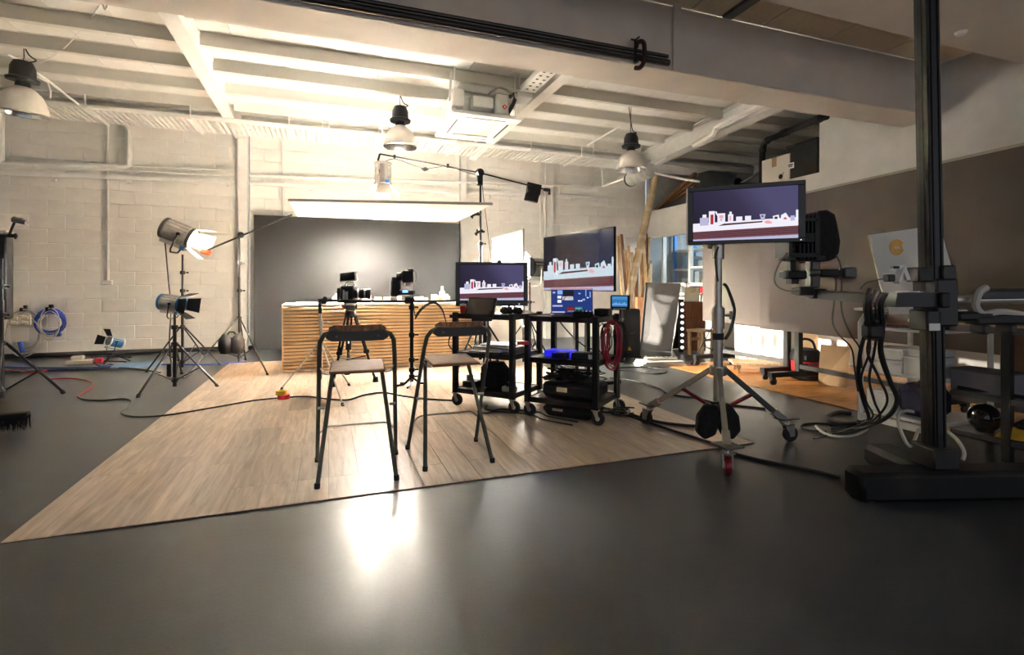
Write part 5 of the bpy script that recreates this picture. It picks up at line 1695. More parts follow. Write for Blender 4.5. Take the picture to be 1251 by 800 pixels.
cable('roof_cable', 'thin pale cable strung diagonally from the cross beam over the left bay', [at(123, 5, 5.6), at(105, 30, 5.9), at(75, 62, 6.4), at(48, 78, 6.8)], .008, WMETAL)
t = T('cable_knot', 'pale knot where the strung cable meets the cross beam', 'knot', tuple(at(126, 5, 5.5)))
t.part('loop', WMETAL, MB().tube(bez([at(121, 4, 5.5), at(126, 1, 5.5), at(131, 5, 5.5), at(129, 12, 5.5), at(126, 6, 5.5), at(124, 2, 5.5)]), .010, 6))
pipe('white box duct with a step on top of the right roof beam', [at(848, 178, 8.9), at(872, 163, 8.5), at(876, 154, 8.4), at(890, 148, 8.0), at(935, 124, 7.4)], .06, name='roof_duct')
t = T('spiral_duct', 'round silver duct end poking out behind the right high bay lamp', 'duct', tuple(at(775, 215, 10.2)))
t.part('tube', GALV, MB().tube([at(771, 219, 10.0), at(795, 208, 9.3)], .13, 18))
t.part('end_ring', BLACK, MB().lathe([(.14, -.02), (.14, .02), (.10, .02), (.10, -.02)], at(770.5, 219.3, 10.02), at(795, 208, 9.3) - at(771, 219, 10.0), 18))

# ---------------------------------------------------------------- loft over the office, office interior
def crate(name, label, cat, c, s, m, rz=0.0, bev=.01):
    t = T(name, label, cat, tuple(c), rz, world=False)
    t.part('body', m, MB().box((0, 0, s[2] / 2), s, bev=bev))
    return t


LZ = 3.05
wb = on_x(943, 222, 7.55)
t = crate('cardboard_box', 'white cardboard box with brown tape on the loft edge', 'box', (7.86, wb.y + .02, LZ), (.42, .62, .50), mat('white_card', (0.80, 0.76, 0.68), 0.7), 0)
t.part('tape', CARD, MB().box((-.213, .02, .41), (.004, .10, .17)))
t.part('print_mark', BLACK, MB().lathe([(.028, 0), (.045, 0), (.045, .003), (.028, .003)], (-.211, -.12, .12), (-1, 0, 0), 14).bar((-.213, -.13, .11), (-.213, -.19, .19), .008, .004))
t.part('side_flap', CARD, MB().box((0.0, -.315, .25), (.42, .006, .5)))
kb_ = on_x(975, 205, 7.55)
t = crate('storage_crate', 'black crate with a white label beside the white loft box', 'crate', (7.93, kb_.y + .02, LZ), (.55, .60, .60), BLACK)
t.part('label', WHITE, MB().box((-.278, .22, .27), (.004, .14, .10), bev=.001))
t.part('lettering', BLACK, MB().box((-.281, .22, .285), (.002, .10, .02)).box((-.281, .22, .255), (.002, .08, .015)))
t.part('lid', BLACK, MB().box((0, 0, .61), (.58, .63, .04), bev=.01))
t = T('fabric_roll', 'beige rounded fabric roll on the loft behind the black crate', 'roll', (8.5, 6.6, 2.93))
t.part('roll', mat('beige_fabric', (0.42, 0.36, 0.28), 0.9), MB().tube(bez([(8.5, 7.1, LZ + .1), (8.5, 6.7, LZ + .72), (8.5, 6.2, LZ + .86)]), .2, 14))
t.part('core', CARD, MB().tube([(8.5, 6.2, LZ + .86), (8.5, 6.15, LZ + .86)], .08, 10))
t = T('air_hose', 'thick black hose bent down from the roof behind the white wall edge', 'hose', tuple(on_x(931, 205, 7.8)))
hy = on_x(931, 205, 7.8).y
pth = bez([on_x(1010, 142, 7.3), on_x(985, 151, 7.4), on_x(950, 166, 7.6), on_x(937, 172, 7.75), on_x(932, 182, 7.8), on_x(931, 205, 7.8), V((7.8, hy, 2.94))], 5)
t.part('hose', BLACK, MB().tube(pth, .055, 12))
for k in (2, 8, 14, 20):
    t.part('hose_ring', RUBBER, MB().tube([pth[k], pth[k + 1]], .065, 12))
pipe('thin grey pole lying along the loft edge', [V((7.75, 9.3, 2.985)), V((8.0, 7.55, 3.5))], .022, GREYM, name='loft_pole')
for k, (u, lab) in enumerate(((842, 'longest of the brown timber lengths lying on the loft'), (838, 'second of the brown timber lengths lying on the loft'), (832, 'shortest of the brown timber lengths lying on the loft'))):
    single('timber_length', lab, 'timber', BROWNW, MB().bar(on_x(800 + 4 * k, 258 - 3 * k, 7.75 + .1 * k), on_x(850, 212 + 8 * k, 8.1 + .1 * k), .10, .07), loc=tuple(on_x(790, 262, 7.8)))
for k in range(2):
    single('pale_strip', ('upper', 'lower')[k] + ' of the two pale strips lying level on the loft edge', 'timber', PINE2, MB().bar(on_x(788, 257 + 4 * k, 7.6), on_x(822, 257 + 3 * k, 7.9), .05, .035), loc=tuple(on_x(788, 257 + 4 * k, 7.6)))
t = T('foam_ball', 'grey round cushion on the loft left of the white box', 'cushion', tuple(on_x(902, 232, 7.85)))
t.part('pad', GREYB, MB().ball(V((7.85, on_x(902, 224, 7.85).y, LZ - .02)), .11, 12).ball(V((7.85, on_x(921, 218, 7.85).y, LZ + .0)), .13, 12))
t.part('cover_seam', BLACK, MB().lathe([(.112, -.004), (.112, .004)], on_x(902, 224, 7.85), (0, 1, 0), 14))
# shelves and goods behind the glass
SB = mat('blue_shelf_steel', (0.02, 0.22, 0.62), 0.4)
t = T('store_shelving', 'blue-posted steel shelving seen through the office window', 'shelving', (8.6, 9.4, 0))
for y in (8.2, 9.62, 10.8):
    for x in (8.3, 8.9):
        t.part('post', SB, MB().box((x, y, 1.3), (.07, .07, 2.6)))
for z in (1.20, 1.62, 2.10):
    t.part('shelf', WMETAL, MB().box((8.6, 9.5, z), (.66, 2.7, .04)))
cols = [(0.65, .66, .66), (.30, .42, .52), (.72, .70, .62), (.10, .11, .13), (.55, .60, .62), (.60, .36, .16), (.80, .80, .78), (.15, .25, .35)]
rnd = random.Random(5)
i = 0
for z in (1.22, 1.64):
    y = 8.35
    while y < 10.6:
        wd, hh = rnd.uniform(.12, .28), rnd.uniform(.16, .36)
        m = mat('store_goods_%d' % (i % 8), cols[i % 8], .5)
        single('store_box', ('%s %s box on the %s shelf behind the glass, %s' % (('small', 'tall', 'wide')[i % 3], ('pale grey', 'slate blue', 'cream', 'black', 'silver', 'brown', 'white', 'navy')[i % 8], 'lower' if z < 1.4 else 'upper', 'near end' if y < 9.0 else ('middle' if y < 9.8 else 'far end'))), 'box', m, MB().box((0, 0, hh / 2), (.34, wd, hh), bev=.006), loc=(8.55, y + wd / 2, z), world=False)
        y += wd + rnd.uniform(.02, .1)
        i += 1
lamp('store_room_light', 'AREA', (9.0, 9.0, 2.75), (9.0, 9.0, 0), 14, (0.9, 0.96, 1.0), 1.0)
single('strip_light', 'white strip light on the store room ceiling', 'ceiling lamp', emi('strip_light_glow', (0.9, 0.96, 1.0), 3), MB().box((9.0, 9.0, 2.785), (1.0, .12, .04)), loc=(9.0, 9.0, 2.78))

# ---------------------------------------------------------------- timber store in the rear right corner
cb, ct = on_y(765, 404, 9.9), on_y(802, 214, 10.4)
cb = on_y(762, 404, 10.2)
ct = on_x(801, 215, 7.25)
cb.z = max(cb.z, .1)
foot = V((cb.x - (ct.x - cb.x) * .12, cb.y, .02))
t = T('cardboard_tube', 'long slanting cardboard tube leaning to the roof among the timber', 'tube', tuple(foot))
t.part('tube', CARDT, MB().tube([foot, ct], .085, 16))
dv = (ct - foot)
for k in range(9):
    f = .18 + .085 * k
    t.part('tape_band', mat('tan_tape', (0.52, 0.42, 0.28), 0.6), MB().tube([foot + dv * f, foot + dv * (f + .022)], .088, 16))
lens_ = [(755, 288, 762, 400, PINE), (759, 286, 770, 402, BROWNW), (763, 305, 775, 400, PINE2), (768, 300, 771, 404, PINE), (772, 308, 780, 400, PINE2), (778, 303, 777, 404, BROWNW), (783, 310, 786, 404, PINE),
         (787, 300, 782, 404, PINE2), (789, 285, 792, 404, BROWNW), (793, 290, 790, 404, PINE), (794, 318, 795, 404, BROWNW), (795, 322, 791, 404, PINE2), (793, 330, 786, 406, PINE), (796, 345, 780, 408, PINE2), (784, 278, 795, 400, PINE), (757, 320, 765, 404, PINE2)]
words_ = ['first', 'second', 'third', 'fourth', 'fifth', 'sixth', 'seventh', 'eighth', 'ninth', 'tenth', 'eleventh', 'twelfth', 'thirteenth', 'fourteenth', 'fifteenth', 'sixteenth']
order = sorted(range(len(lens_)), key=lambda k: lens_[k][0])
for k, (u0, v0, u1, v1, m) in enumerate(lens_):
    y_ = 10.78 - .042 * k
    a = on_y(u0, v0, y_)
    e = on_y(u1, v1 + 14, y_ - .22)
    e.z = .02
    single('timber_length', '%s %s timber length from the left, leaning in the rear corner' % (words_[order.index(k)], {PINE: 'orange', PINE2: 'pale', BROWNW: 'brown'}[m]), 'timber', m, MB().bar(e, a, .055 + .012 * (k % 3), .035, up=(0, 1, 0)), loc=tuple(e), group='timber lengths leaning in the rear corner')
# large grey sheet and a black speaker
q = [at(789.5, 345, 9.6), at(832, 346, 9.5), at(820, 425, 9.35), at(782, 419, 9.55)]
q[2].z = q[3].z = .01
t = T('grey_sheet', 'large grey board leaning in front of the timber lengths', 'board', tuple((q[2] + q[3]) / 2))
t.part('board', GREYB, MB().prism(q, (.01, .03, 0)))
t.part('edge_strip', GREYM, MB().bar(q[0], q[3], .02, .03))
t = T('black_sheet', 'tall black board on edge right behind the grey board', 'board', tuple(at(829, 424, 9.7)))
q = [at(832, 366, 9.85), at(835, 366, 9.9), at(833, 425, 9.9), at(822, 425, 9.75)]
q[2].z = q[3].z = .01
t.part('board', BLACK, MB().prism(q, (.01, .03, 0)))
t.part('edge_strip', BLACKM, MB().bar(q[0], q[3], .01, .02))
sp = at(769, 396, 8.8)
t = T('loudspeaker', 'black upright loudspeaker with a yellow triangle behind the red cable hank', 'speaker', (sp.x, sp.y, 0), face_cam(sp) + .25, world=False)
t.part('cabinet', BLACK, MB().box((0, 0, .42), (.30, .30, .80), bev=.02))
t.part('base_plate', BLACKM, MB().box((0, 0, .015), (.32, .32, .03)))
t.part('handle', STEELB, MB().tube([(-.05, -.155, .42), (-.03, -.175, .41), (.03, -.175, .41), (.05, -.155, .42)], .006, 6))
t.part('warning_triangle', YELLOW, MB().prism([(-.08, -.152, .12), (.0, -.152, .12), (-.04, -.152, .19)], (0, -.003, 0)))
# mirror bulbs, cabinet, stool, paper bag, counter behind
cab = at(848, 423, 9.4)
cab.z = 0
rzc = face_cam(cab) + .1
t = T('wooden_cabinet', 'brown varnished cabinet beside the glowing mirror bulbs', 'cabinet', tuple(cab), rzc, world=False)
t.part('carcass', BROWN, MB().box((0, .2, .47), (.40, .40, .90), bev=.008))
for k in range(3):
    dr = t.part('drawer', BROWN, MB().box((.02, -.008, .19 + .285 * k), (.35, .02, .27), bev=.005))
t.part('side_stile', PINE, MB().box((-.2, -.01, .47), (.035, .03, .92)))
mir = at(832, 424, 9.3)
mir.z = 0
t = T('mirror_light_strip', 'tall black strip with white round bulbs left of the brown cabinet', 'mirror light', tuple(mir), face_cam(mir), world=False)
t.part('strip', BLACK, MB().box((0, 0, .49), (.09, .06, .96), bev=.008))
for k in range(8):
    t.part('bulb', emi('mirror_bulb_glow', (1, .93, .84), 1.6), MB().ball((.02, -.05, .10 + .112 * k), .032, 10))
stc = at(856, 423, 9.0)
stc.z = 0
t = T('pine_stool', 'pale pine stool in front of the brown cabinet', 'stool', tuple(stc), .25, world=False)
t.part('seat', PINE2, MB().box((0, 0, .43), (.36, .34, .04), bev=.008))
for x in (-.14, .14):
    for y in (-.13, .13):
        t.part('leg', PINE2, MB().box((x, y, .21), (.045, .045, .42)))
t.part('stretcher', PINE2, MB().box((0, -.13, .27), (.26, .03, .05)))
t.part('stretcher', PINE2, MB().box((0, .13, .27), (.26, .03, .05)))
t = T('paper_bag', 'pale paper bag with a yellow handle on the brown cabinet', 'bag', (cab.x, cab.y + .05, .925), rzc, world=False)
t.part('bag', mat('pale_paper', (0.66, 0.62, 0.54), .8), MB().box((0, .1, .13), (.26, .12, .26), bev=.01))
t.part('handle', YELLOW, MB().tube(bez([(-.06, .035, .25), (-.04, .03, .18), (.04, .03, .18), (.06, .035, .25)], 4), .010, 6))
wbn = on_x(818, 400, 7.1)
t = T('work_bench', 'white bench top below the office window, crowded with small goods', 'bench', (7.1, 8.95, 0))
t.part('top', WHITE, MB().box((7.14, 8.95, 1.05), (.60, 1.7, .05), bev=.006))
for y in (8.2, 8.95, 9.7):
    t.part('leg', WMETAL, MB().box((6.9, y, .51), (.05, .05, 1.02)))
goods = [('red tool bag', 'bag', RED, .12, .16, .11), ('black case', 'case', BLACK, .2, .2, .12), ('grey spray can', 'can', STEELB, .07, .07, .2), ('white tub', 'tub', WHITE, .14, .14, .13), ('black drill case', 'case', GREYM, .2, .24, .16), ('blue tub', 'tub', BLUE, .12, .12, .10)]
for k, (nm, cat, m, a_, c_, h_) in enumerate(goods):
    t = T(nm.replace(' ', '_'), nm + ' standing on the white bench under the office window', cat, (7.05, 8.25 + .28 * k, 1.075), .1 * k, world=False)
    t.part('body', m, MB().box((0, 0, h_ / 2), (a_, c_, h_), bev=.012))
    t.part('lid', BLACK if m != BLACK else GREYM, MB().box((0, 0, h_ + .01), (a_ * .8, c_ * .8, .02), bev=.004))
single('timber_offcut', 'upright reddish timber block in front of the timber lengths', 'timber', BROWNW, MB().pbox(779, 363, 788, 427, 9.75, .2), loc=tuple(at(783, 426, 9.75)))
bp_ = fl(806, 446)
for k in range(3):
    single('foam_sheet', ('lowest', 'middle', 'topmost')[k] + ' of the thin white panels stacked on the grey floor', 'panel', WHITE, MB().box((0, 0, .012), (.72 - .05 * k, .34, .022), Matrix.Rotation(.06 * k, 3, 'Z')), loc=(bp_.x, bp_.y, .001 + .026 * k), rz=-.28, world=False)
t = T('power_strip', 'white power strip with grey sockets on the stacked white panels', 'power strip', (bp_.x + .02, bp_.y, .08), -.22, world=False)
t.part('body', GREYC, MB().box((0, 0, .025), (.50, .09, .045), bev=.008))
for k in range(6):
    t.part('socket', BLACKM, MB().box((-.19 + .076 * k, 0, .05), (.045, .05, .006)))
tp2 = fl(858, 440)
tripod_stand('grey light stand legs behind the chrome pole, near the pine stool', fl(872, 436), [fl(845, 446), fl(893, 445), fl(882, 428)], .55, .12, .9, r=.014, m=GREYM, cols=1)

# ---------------------------------------------------------------- rolling wall flats
def flat(label, P0, P1, z0, z1, posts, lam):
    P0, P1 = V((*P0, 0)), V((*P1, 0))
    d = (P1 - P0).normalized()
    nrm = V((-d.y, d.x, 0))
    if nrm.x < 0:
        nrm = -nrm
    t = T('rolling_flat', label, 'scenery flat', tuple((P0 + P1) / 2))
    t.part('panel', FLATP, MB().prism([P0 + V((0, 0, z0)), P1 + V((0, 0, z0)), P1 + V((0, 0, z1)), P0 + V((0, 0, z1))], nrm * .02))
    t.part('top_rail', mat('raw_edge', (0.42, 0.39, 0.34), .7), MB().bar(P0 + nrm * .01 + V((0, 0, z1 + .012)), P1 + nrm * .01 + V((0, 0, z1 + .012)), .03, .024))
    pp = []
    for s in posts:
        c = P0 + d * s + nrm * .06
        pp.append(c)
        t.part('post', BLACKM, MB().box(c + V((0, 0, (z1 - .3 + .12) / 2)), (.07, .07, z1 - .3 - .1), bev=.006))
        fo = t.part('foot_bar', BLACKM, MB().bar(c - nrm * .42 + V((0, 0, .13)), c + nrm * .42 + V((0, 0, .13)), .07, .06))
        for e in (-.38, .38):
            w0 = c + nrm * e
            cs = t.part('caster', BLACK, MB().box(w0 + V((0, 0, .085)), (.06, .06, .04), bev=.006), fo)
            t.part('wheel', RUBBER, MB().lathe([(.03, -.014), (.045, -.012), (.045, .012), (.03, .014)], w0 + V((0.01, 0, .046)), d, 12), fo)
    if len(pp) > 1:
        t.part('cross_tube', GREYM, MB().bar(pp[0] + V((0, 0, .22)), pp[-1] + V((0, 0, .22)), .05, .05))
    return t


flat('near taupe wall flat on a rolling frame, behind the black column stand', (5.47, 5.33), (5.05, 1.4), .64, 2.31, (.6, 2.2, 3.6), 0)
flat('far taupe wall flat on a rolling frame, behind the chrome pole', (5.62, 6.62), (5.60, 4.95), .66, 2.30, (.25, 1.55), 0)
# orange floor sheet and things behind the flats
t = T('orange_floor_sheet', 'orange-brown timber floor sheet under the rolling flats', 'flooring', (6.1, 4.0, 0))
OSB = mat('orange_floor_timber', (0.52, 0.23, 0.055), .5, var=.22, scale=3, stretch=(1, 6, 1))
opl = MB().box((0, 0, 0), (2.6, .297, .005), bev=.001).mesh('board', OSB)
t.kids('board', opl, [(0, -2.4 + .3 * k, .0045) for k in range(17)])
ws = [at(886, 398, 7.6), at(957, 402, 7.0), at(954, 446, 6.95), at(888, 444, 7.55)]
for q_ in ws[:2]:
    q_.z = 1.0
for q_ in ws[2:]:
    q_.z = .08
t = T('white_dust_sheet', 'creased white cloth stretched behind the far rolling flat', 'cloth', tuple((ws[2] + ws[3]) / 2))
b = MB()
vs, fs = [], []
for i in range(15):
    for j in range(9):
        p = ws[0].lerp(ws[1], i / 14).lerp(ws[3].lerp(ws[2], i / 14), j / 8)
        vs.append(p + V((.25, .1, 0)) + V((.03, .03, 0)) * math.sin(i * 2.1 + j * .6) * (j / 8))
for i in range(14):
    for j in range(8):
        k = i * 9 + j
        fs.append((k, k + 1, k + 10, k + 9))
t.part('cloth', WHITE, b.add(vs, fs))
t.part('top_bar', WMETAL, MB().tube([ws[0] + V((.25, .1, .01)), ws[1] + V((.25, .1, .01))], .015, 6))
dl = fl(928, 455)
t = T('dolly_board', 'flat pale board on small wheels under the white cloth', 'dolly', (dl.x, dl.y, 0), -.6, world=False)
t.part('deck', PINE2, MB().box((0, 0, .14), (.75, .42, .03), bev=.004))
for x in (-.3, .3):
    for y in (-.16, .16):
        t.part('caster', STEEL, MB().box((x, y, .10), (.06, .06, .05)).lathe([(.02, -.012), (.045, -.012), (.045, .012), (.02, .012)], (x, y, .046), (1, 0, 0), 12))
hv = at(984, 450, 6.6)
hv = V((hv.x, hv.y, .0))
t = T('vacuum_cleaner', 'red tub vacuum cleaner with black domed lid and carry handle', 'vacuum cleaner', tuple(hv), face_cam(hv), world=False)
t.part('tub', RED, MB().lathe([(.15, .06), (.165, .07), (.17, .24), (.165, .25)], n=20))
t.part('base', BLACK, MB().lathe([(.17, .02), (.18, .03), (.175, .07), (.15, .075)], n=20))
t.part('lid', BLACK, MB().lathe([(.18, .25), (.185, .27), (.18, .34), (.15, .39), (.08, .41), (.001, .415)], n=20))
t.part('handle', BLACK, MB().tube(bez([(-.11, 0, .39), (-.08, 0, .49), (0, 0, .525), (.08, 0, .49), (.11, 0, .39)], 4), .016, 8))
t.part('name_plate', BLACK, MB().box((-.02, -.168, .18), (.09, .012, .10)))
t.part('catch', STEEL, MB().box((.0, -.185, .30), (.02, .014, .05)))
for x in (-.15, .15):
    t.part('wheel', BLACK, MB().lathe([(.03, -.02), (.06, -.02), (.06, .02), (.03, .02)], (x, .08, .061), (1, 0, 0), 14))
q = [at(1003, 421, 6.2), at(1039, 424, 6.0), at(1034, 455, 5.9), at(1000, 452, 6.15)]
q[2].z = q[3].z = .03
single('cardboard_sheet', 'square tan cardboard sheet leaning right of the red vacuum', 'cardboard', CARD, MB().prism(q, (.03, .03, 0)), loc=tuple((q[2] + q[3]) / 2))
q = [at(978, 404, 7.0), at(1000, 406, 6.9), at(998, 452, 6.8), at(976, 450, 6.95)]
q[2].z = q[3].z = .01
single('cardboard_sheet', 'torn tall cardboard sheet behind the red vacuum', 'cardboard', CARD, MB().prism(q, (.03, .03, 0)), loc=tuple((q[2] + q[3]) / 2))

# ---------------------------------------------------------------- heavy column camera stand
cs = at(1142, 570, 2.95)
cx, cy = cs.x, cs.y
Rc = -YAW
t = T('camera_stand', 'massive black column camera stand at the right foreground', 'camera stand', (cx, cy, 0), Rc, world=False, rot=(0, math.radians(-1.0), Rc))
COLB = mat('column_black', (0.009, 0.0095, 0.011), .42)
t.part('column', COLB, MB().box((0, 0, 1.8), (.08, .10, 3.3), bev=.008))
for x in (-.02, .02):
    t.part('guide_rail', BLACKM, MB().box((x, -.052, 1.8), (.010, .008, 3.25), bev=.003))
t.part('side_rail', BLACKM, MB().box((-.042, .0, 1.8), (.008, .03, 3.25)))
t.part('foot_block', COLB, MB().box((.0, 0, .23), (.15, .18, .12), bev=.01))
t.part('base_beam', BLACK, MB().box((.30, -.05, .092), (1.62, .17, .165), bev=.025))
t.part('base_beam', BLACK, MB().box((.02, .20, .085), (.20, .60, .13), bev=.03))
for x in (-.45, 1.0):
    t.part('levelling_foot', RUBBER, MB().lathe([(.04, 0), (.04, .03)], (x, -.08, -.004), (0, 0, 1), 12))
t.part('carriage', COLB, MB().pbox(0, 0, 1, 1, 1, 1) if False else MB().box((.02, -.0, 1.11), (.13, .18, .27), bev=.012))
t.part('carriage_top', BLACKM, MB().box((-.08, -.02, 1.27), (.09, .10, .085), bev=.008))
t.part('carriage_top', COLB, MB().box((.05, -.0, 1.27), (.08, .14, .10), bev=.008))
t.part('carriage_plate', COLB, MB().prism([(-.27, -.10, 1.17), (-.04, -.10, 1.17), (-.0, -.10, 1.16), (-.0, -.10, 1.09), (-.27, -.10, 1.09), (-.28, -.10, 1.12)], (0, .18, 0)))
t.part('carriage_plate', BLACKM, MB().box((-.02, -.11, 1.125), (.055, .03, .085), bev=.008))
t.part('lower_block', COLB, MB().box((-.055, -.02, 1.01), (.09, .14, .12), bev=.01))
t.part('rating_label', WHITE, MB().box((-.06, -.092, .975), (.06, .004, .04)))
for k in range(3):
    t.part('tape_strip', STEELB, MB().box((-.19 + .025 * k, -.03, 1.174), (.014, .11, .004)))
ai = t.o.matrix_basis.inverted()
a0, a1 = V((-.22, -.02, 1.125)), (Matrix.Translation(V((cx, cy, 0))) @ Matrix.Rotation(Rc, 4, 'Z')).inverted() @ at(996, 359, 3.98)
t.part('cross_arm', BLACK, MB().bar(a0, a1, .06, .062))
t.part('cross_arm', STEELB, MB().tube([(.08, -.0, 1.12), (.95, -.0, 1.12)], .030, 12))
t.part('cross_arm', COLB, MB().box((.62, -.0, 1.145), (.75, .07, .075), bev=.02))
t.part('cable_wrap', GREYC, MB().tube(bez([(.27, -.05, 1.19), (.22, -.06, 1.16), (.20, -.06, 1.09), (.24, -.06, 1.04), (.33, -.06, 1.05), (.42, -.06, 1.04), (.6, -.06, 1.0)], 5), .020, 8))
for (x, z, w_, h_) in ((.19, 1.03, .20, .05), (.36, 1.01, .34, .06), (.25, .955, .05, .06), (.40, .955, .05, .06)):
    t.part('lower_bracket', BLACKM, MB().box((x, -.03, z), (w_, .10, h_), bev=.012))
t.part('lower_bracket', STEELB, MB().box((.62, -.03, 1.03), (.25, .03, .02)))
# view camera on the arm
dv_ = 4.0
t = T('view_camera', 'large black view camera with bellows and hood on the stand arm', 'camera', tuple(at(1000, 350, dv_)))
P_ = lambda *a, **k: MB().pbox(*a, **k)
hood = [(1000, 257.5), (1010, 256.5), (1020, 262), (1023, 275), (1026.5, 295), (1025, 308), (1021, 315), (1014, 318.5), (1004, 319.5), (1000, 314)]
t.part('hood', FABRIC, MB().prism([at(u, v, dv_ - .12) for u, v in hood], V((SY, CY, 0)) * .30))
b = MB()
for k in range(5):
    b.pbox(976 + 5 * k, 263 - .8 * k, 979.5 + 5 * k, 317, dv_ - .10 - .004 * k, .22, bev=.006)
    b.pbox(978 + 5 * k, 266 - .8 * k, 982 + 5 * k, 314, dv_ - .09, .2)
t.part('bellows', BLACK, b)
t.part('front_frame', BLACKM, P_(966, 266, 1000, 270, dv_ - .13, .2).pbox(964, 309, 1000, 314, dv_ - .13, .2).pbox(964, 268, 968, 312, dv_ - .13, .2).pbox(996, 268, 1001, 312, dv_ - .13, .2))
t.part('glass_plate', GREYM, P_(976, 272, 995, 282.5, dv_ - .15, .02, bev=.003))
t.part('glass_plate', GREYM, P_(968, 297, 996, 306.5, dv_ - .15, .02, bev=.003))
t.part('lens_block', BLACK, P_(976, 283, 997, 297, dv_ - .17, .12, bev=.01))
t.part('digital_back', BLACK, P_(962, 296, 966, 308, dv_ - .13, .1, bev=.004))
t.part('base_rail', BLACKM, P_(964, 311, 1010, 319, dv_ - .08, .12, bev=.006))
t.part('side_knob', OLIVE, P_(961.5, 310, 976, 318, dv_ - .14, .06, bev=.006))
t.part('side_knob', BLACKM, P_(954, 315, 961, 319, dv_ - .14, .04, bev=.004))
t.part('lift_post', BLACKM, P_(966, 318, 973, 347, dv_ - .1, .06, bev=.006))
t.part('head_post', OLIVE, P_(991, 318, 1003, 352, dv_ - .05, .09, bev=.012))
t.part('gear_head', BLACKM, P_(961, 330, 987, 341, dv_ - .12, .12, bev=.012).pbox(967, 341, 976, 347, dv_ - .12, .08))
t.part('gear_knob', BLACK, MB().lathe([(.022, -.03), (.028, -.02), (.028, .02), (.022, .03)], at(962, 336, dv_ - .14), (CY, -SY, 0), 14))
t.part('gear_knob', OLIVE, MB().lathe([(.025, -.04), (.03, 0), (.025, .04)], at(994, 333, dv_ - .12), (CY, -SY, 0), 14))
t.part('tilt_arm', BLACKM, P_(1003, 329, 1034, 338, dv_ - .08, .06, bev=.008))
t.part('tilt_grip', GREYM, P_(1032, 326.5, 1048, 339.5, dv_ - .1, .08, bev=.01))
t.part('slide_block', BLACK, P_(977, 350, 996, 361, dv_ - .12, .12, bev=.006).pbox(994, 353, 1011, 365, dv_ - .1, .12, bev=.008))
b = MB()
for k in range(5):
    b.pbox(977 + 3.4 * k, 349, 979 + 3.4 * k, 361.5, dv_ - .125, .03)
o = t.part('rack_teeth', GREYM, b)
t.part('locking_lever', BLACKM, MB().tube([at(1012, 362, dv_ - .14), at(1040, 367, dv_ - .16)], .009, 6))
E1 = lambda u, v, d=dv_ - .20: at(u, v, d)
cable('camera_cable', 'thin black cable bowing out left below the view camera', [E1(980, 293), E1(965, 305), E1(952, 322), E1(946, 340), E1(950, 350), E1(962, 355), E1(978, 355.5)], .006)
cable('camera_cable', 'thin black cable hanging straight down behind the view camera hood', [E1(1022, 312), E1(1027, 325), E1(1028, 345), E1(1027.5, 372), E1(1031, 390), E1(1040, 410), E1(1050, 425), E1(1053, 450)], .006)
cable('camera_cable', 'second thin cable hanging from the view camera tilt arm', [E1(1018, 335), E1(1021, 345), E1(1019, 370), E1(1017, 392), E1(1024, 408), E1(1040, 425), E1(1044, 450), E1(1048, 478)], .006)
cable('camera_cable', 'short cable arching from the arm over to the carriage clip', [E1(1051, 353), E1(1058, 346), E1(1070, 342), E1(1083, 340)], .005)
for k, (u, w_) in enumerate(((1055, .012), (1062, .008), (1068, .008), (1074, .016), (1058, .007))):
    lab = ['thick black hanging cable at the left of the stand bundle', 'thin black hanging cable next to the thick one', 'middle thin black cable of the stand bundle', 'thickest black cable of the stand bundle, right side', 'looped thin cable of the stand bundle'][k]
    cable('stand_cable', lab, [E1(u + 8, 352 + 2 * k, 2.80), E1(u + 2, 372, 2.82), E1(u + 4, 398, 2.9), E1(u - 4 + 2 * k, 430, 3.0), E1(u + (12 if k % 2 else -6), 462, 3.2), E1(u + (22 if k % 2 else 0), 490, 3.4), E1(u + 6, 512, 3.9), fl(u - 8 - 8 * k, 520 + 3 * k) + V((0, 0, .015)), fl(u - 40 - 6 * k, 522 + 4 * k) + V((0, 0, .015))], w_)
t = T('inline_adapter', 'black power adapter hanging in the cable bundle by the trolley', 'adapter', tuple(at(1074, 405, 2.95)))
t.part('body', BLACK, P_(1062, 396, 1082, 414, 2.9, .08, bev=.015))
t.part('plug', BLACK, P_(1067, 378, 1076, 396, 2.9, .06, bev=.01))
floor_cable('pale cable curving on the floor round the trolley corner', [(997, 522), (1005, 530), (1022, 535), (1042, 534), (1056, 528), (1064, 520)], .012, GREYC)
floor_cable('thick black cable loop on the floor left of the trolley', [(1040, 507), (1022, 506), (1012, 511), (1018, 517), (1038, 520), (1056, 518), (1070, 514)], .018)
floor_cable('thin black cable loop on the grey floor right of the chrome stand wheel', [(1050, 523), (1020, 519), (990, 518), (979, 521), (985, 526), (1010, 528)], .007)
cable('pale_lead', 'pale lead arching up left of the black column foot', [fl(1122, 560) + V((0, 0, .2)), E1(1112, 545, 3.0), E1(1100, 525, 3.0), E1(1097, 508, 3.05), E1(1105, 502, 3.1), E1(1116, 503, 3.1)], .010, GREYC)
cable('pale_lead', 'pale lead curving down right of the black column foot', [E1(1158, 527, 2.95), E1(1170, 538, 2.85), E1(1178, 552, 2.8), E1(1176, 562, 2.78)], .010, GREYC)

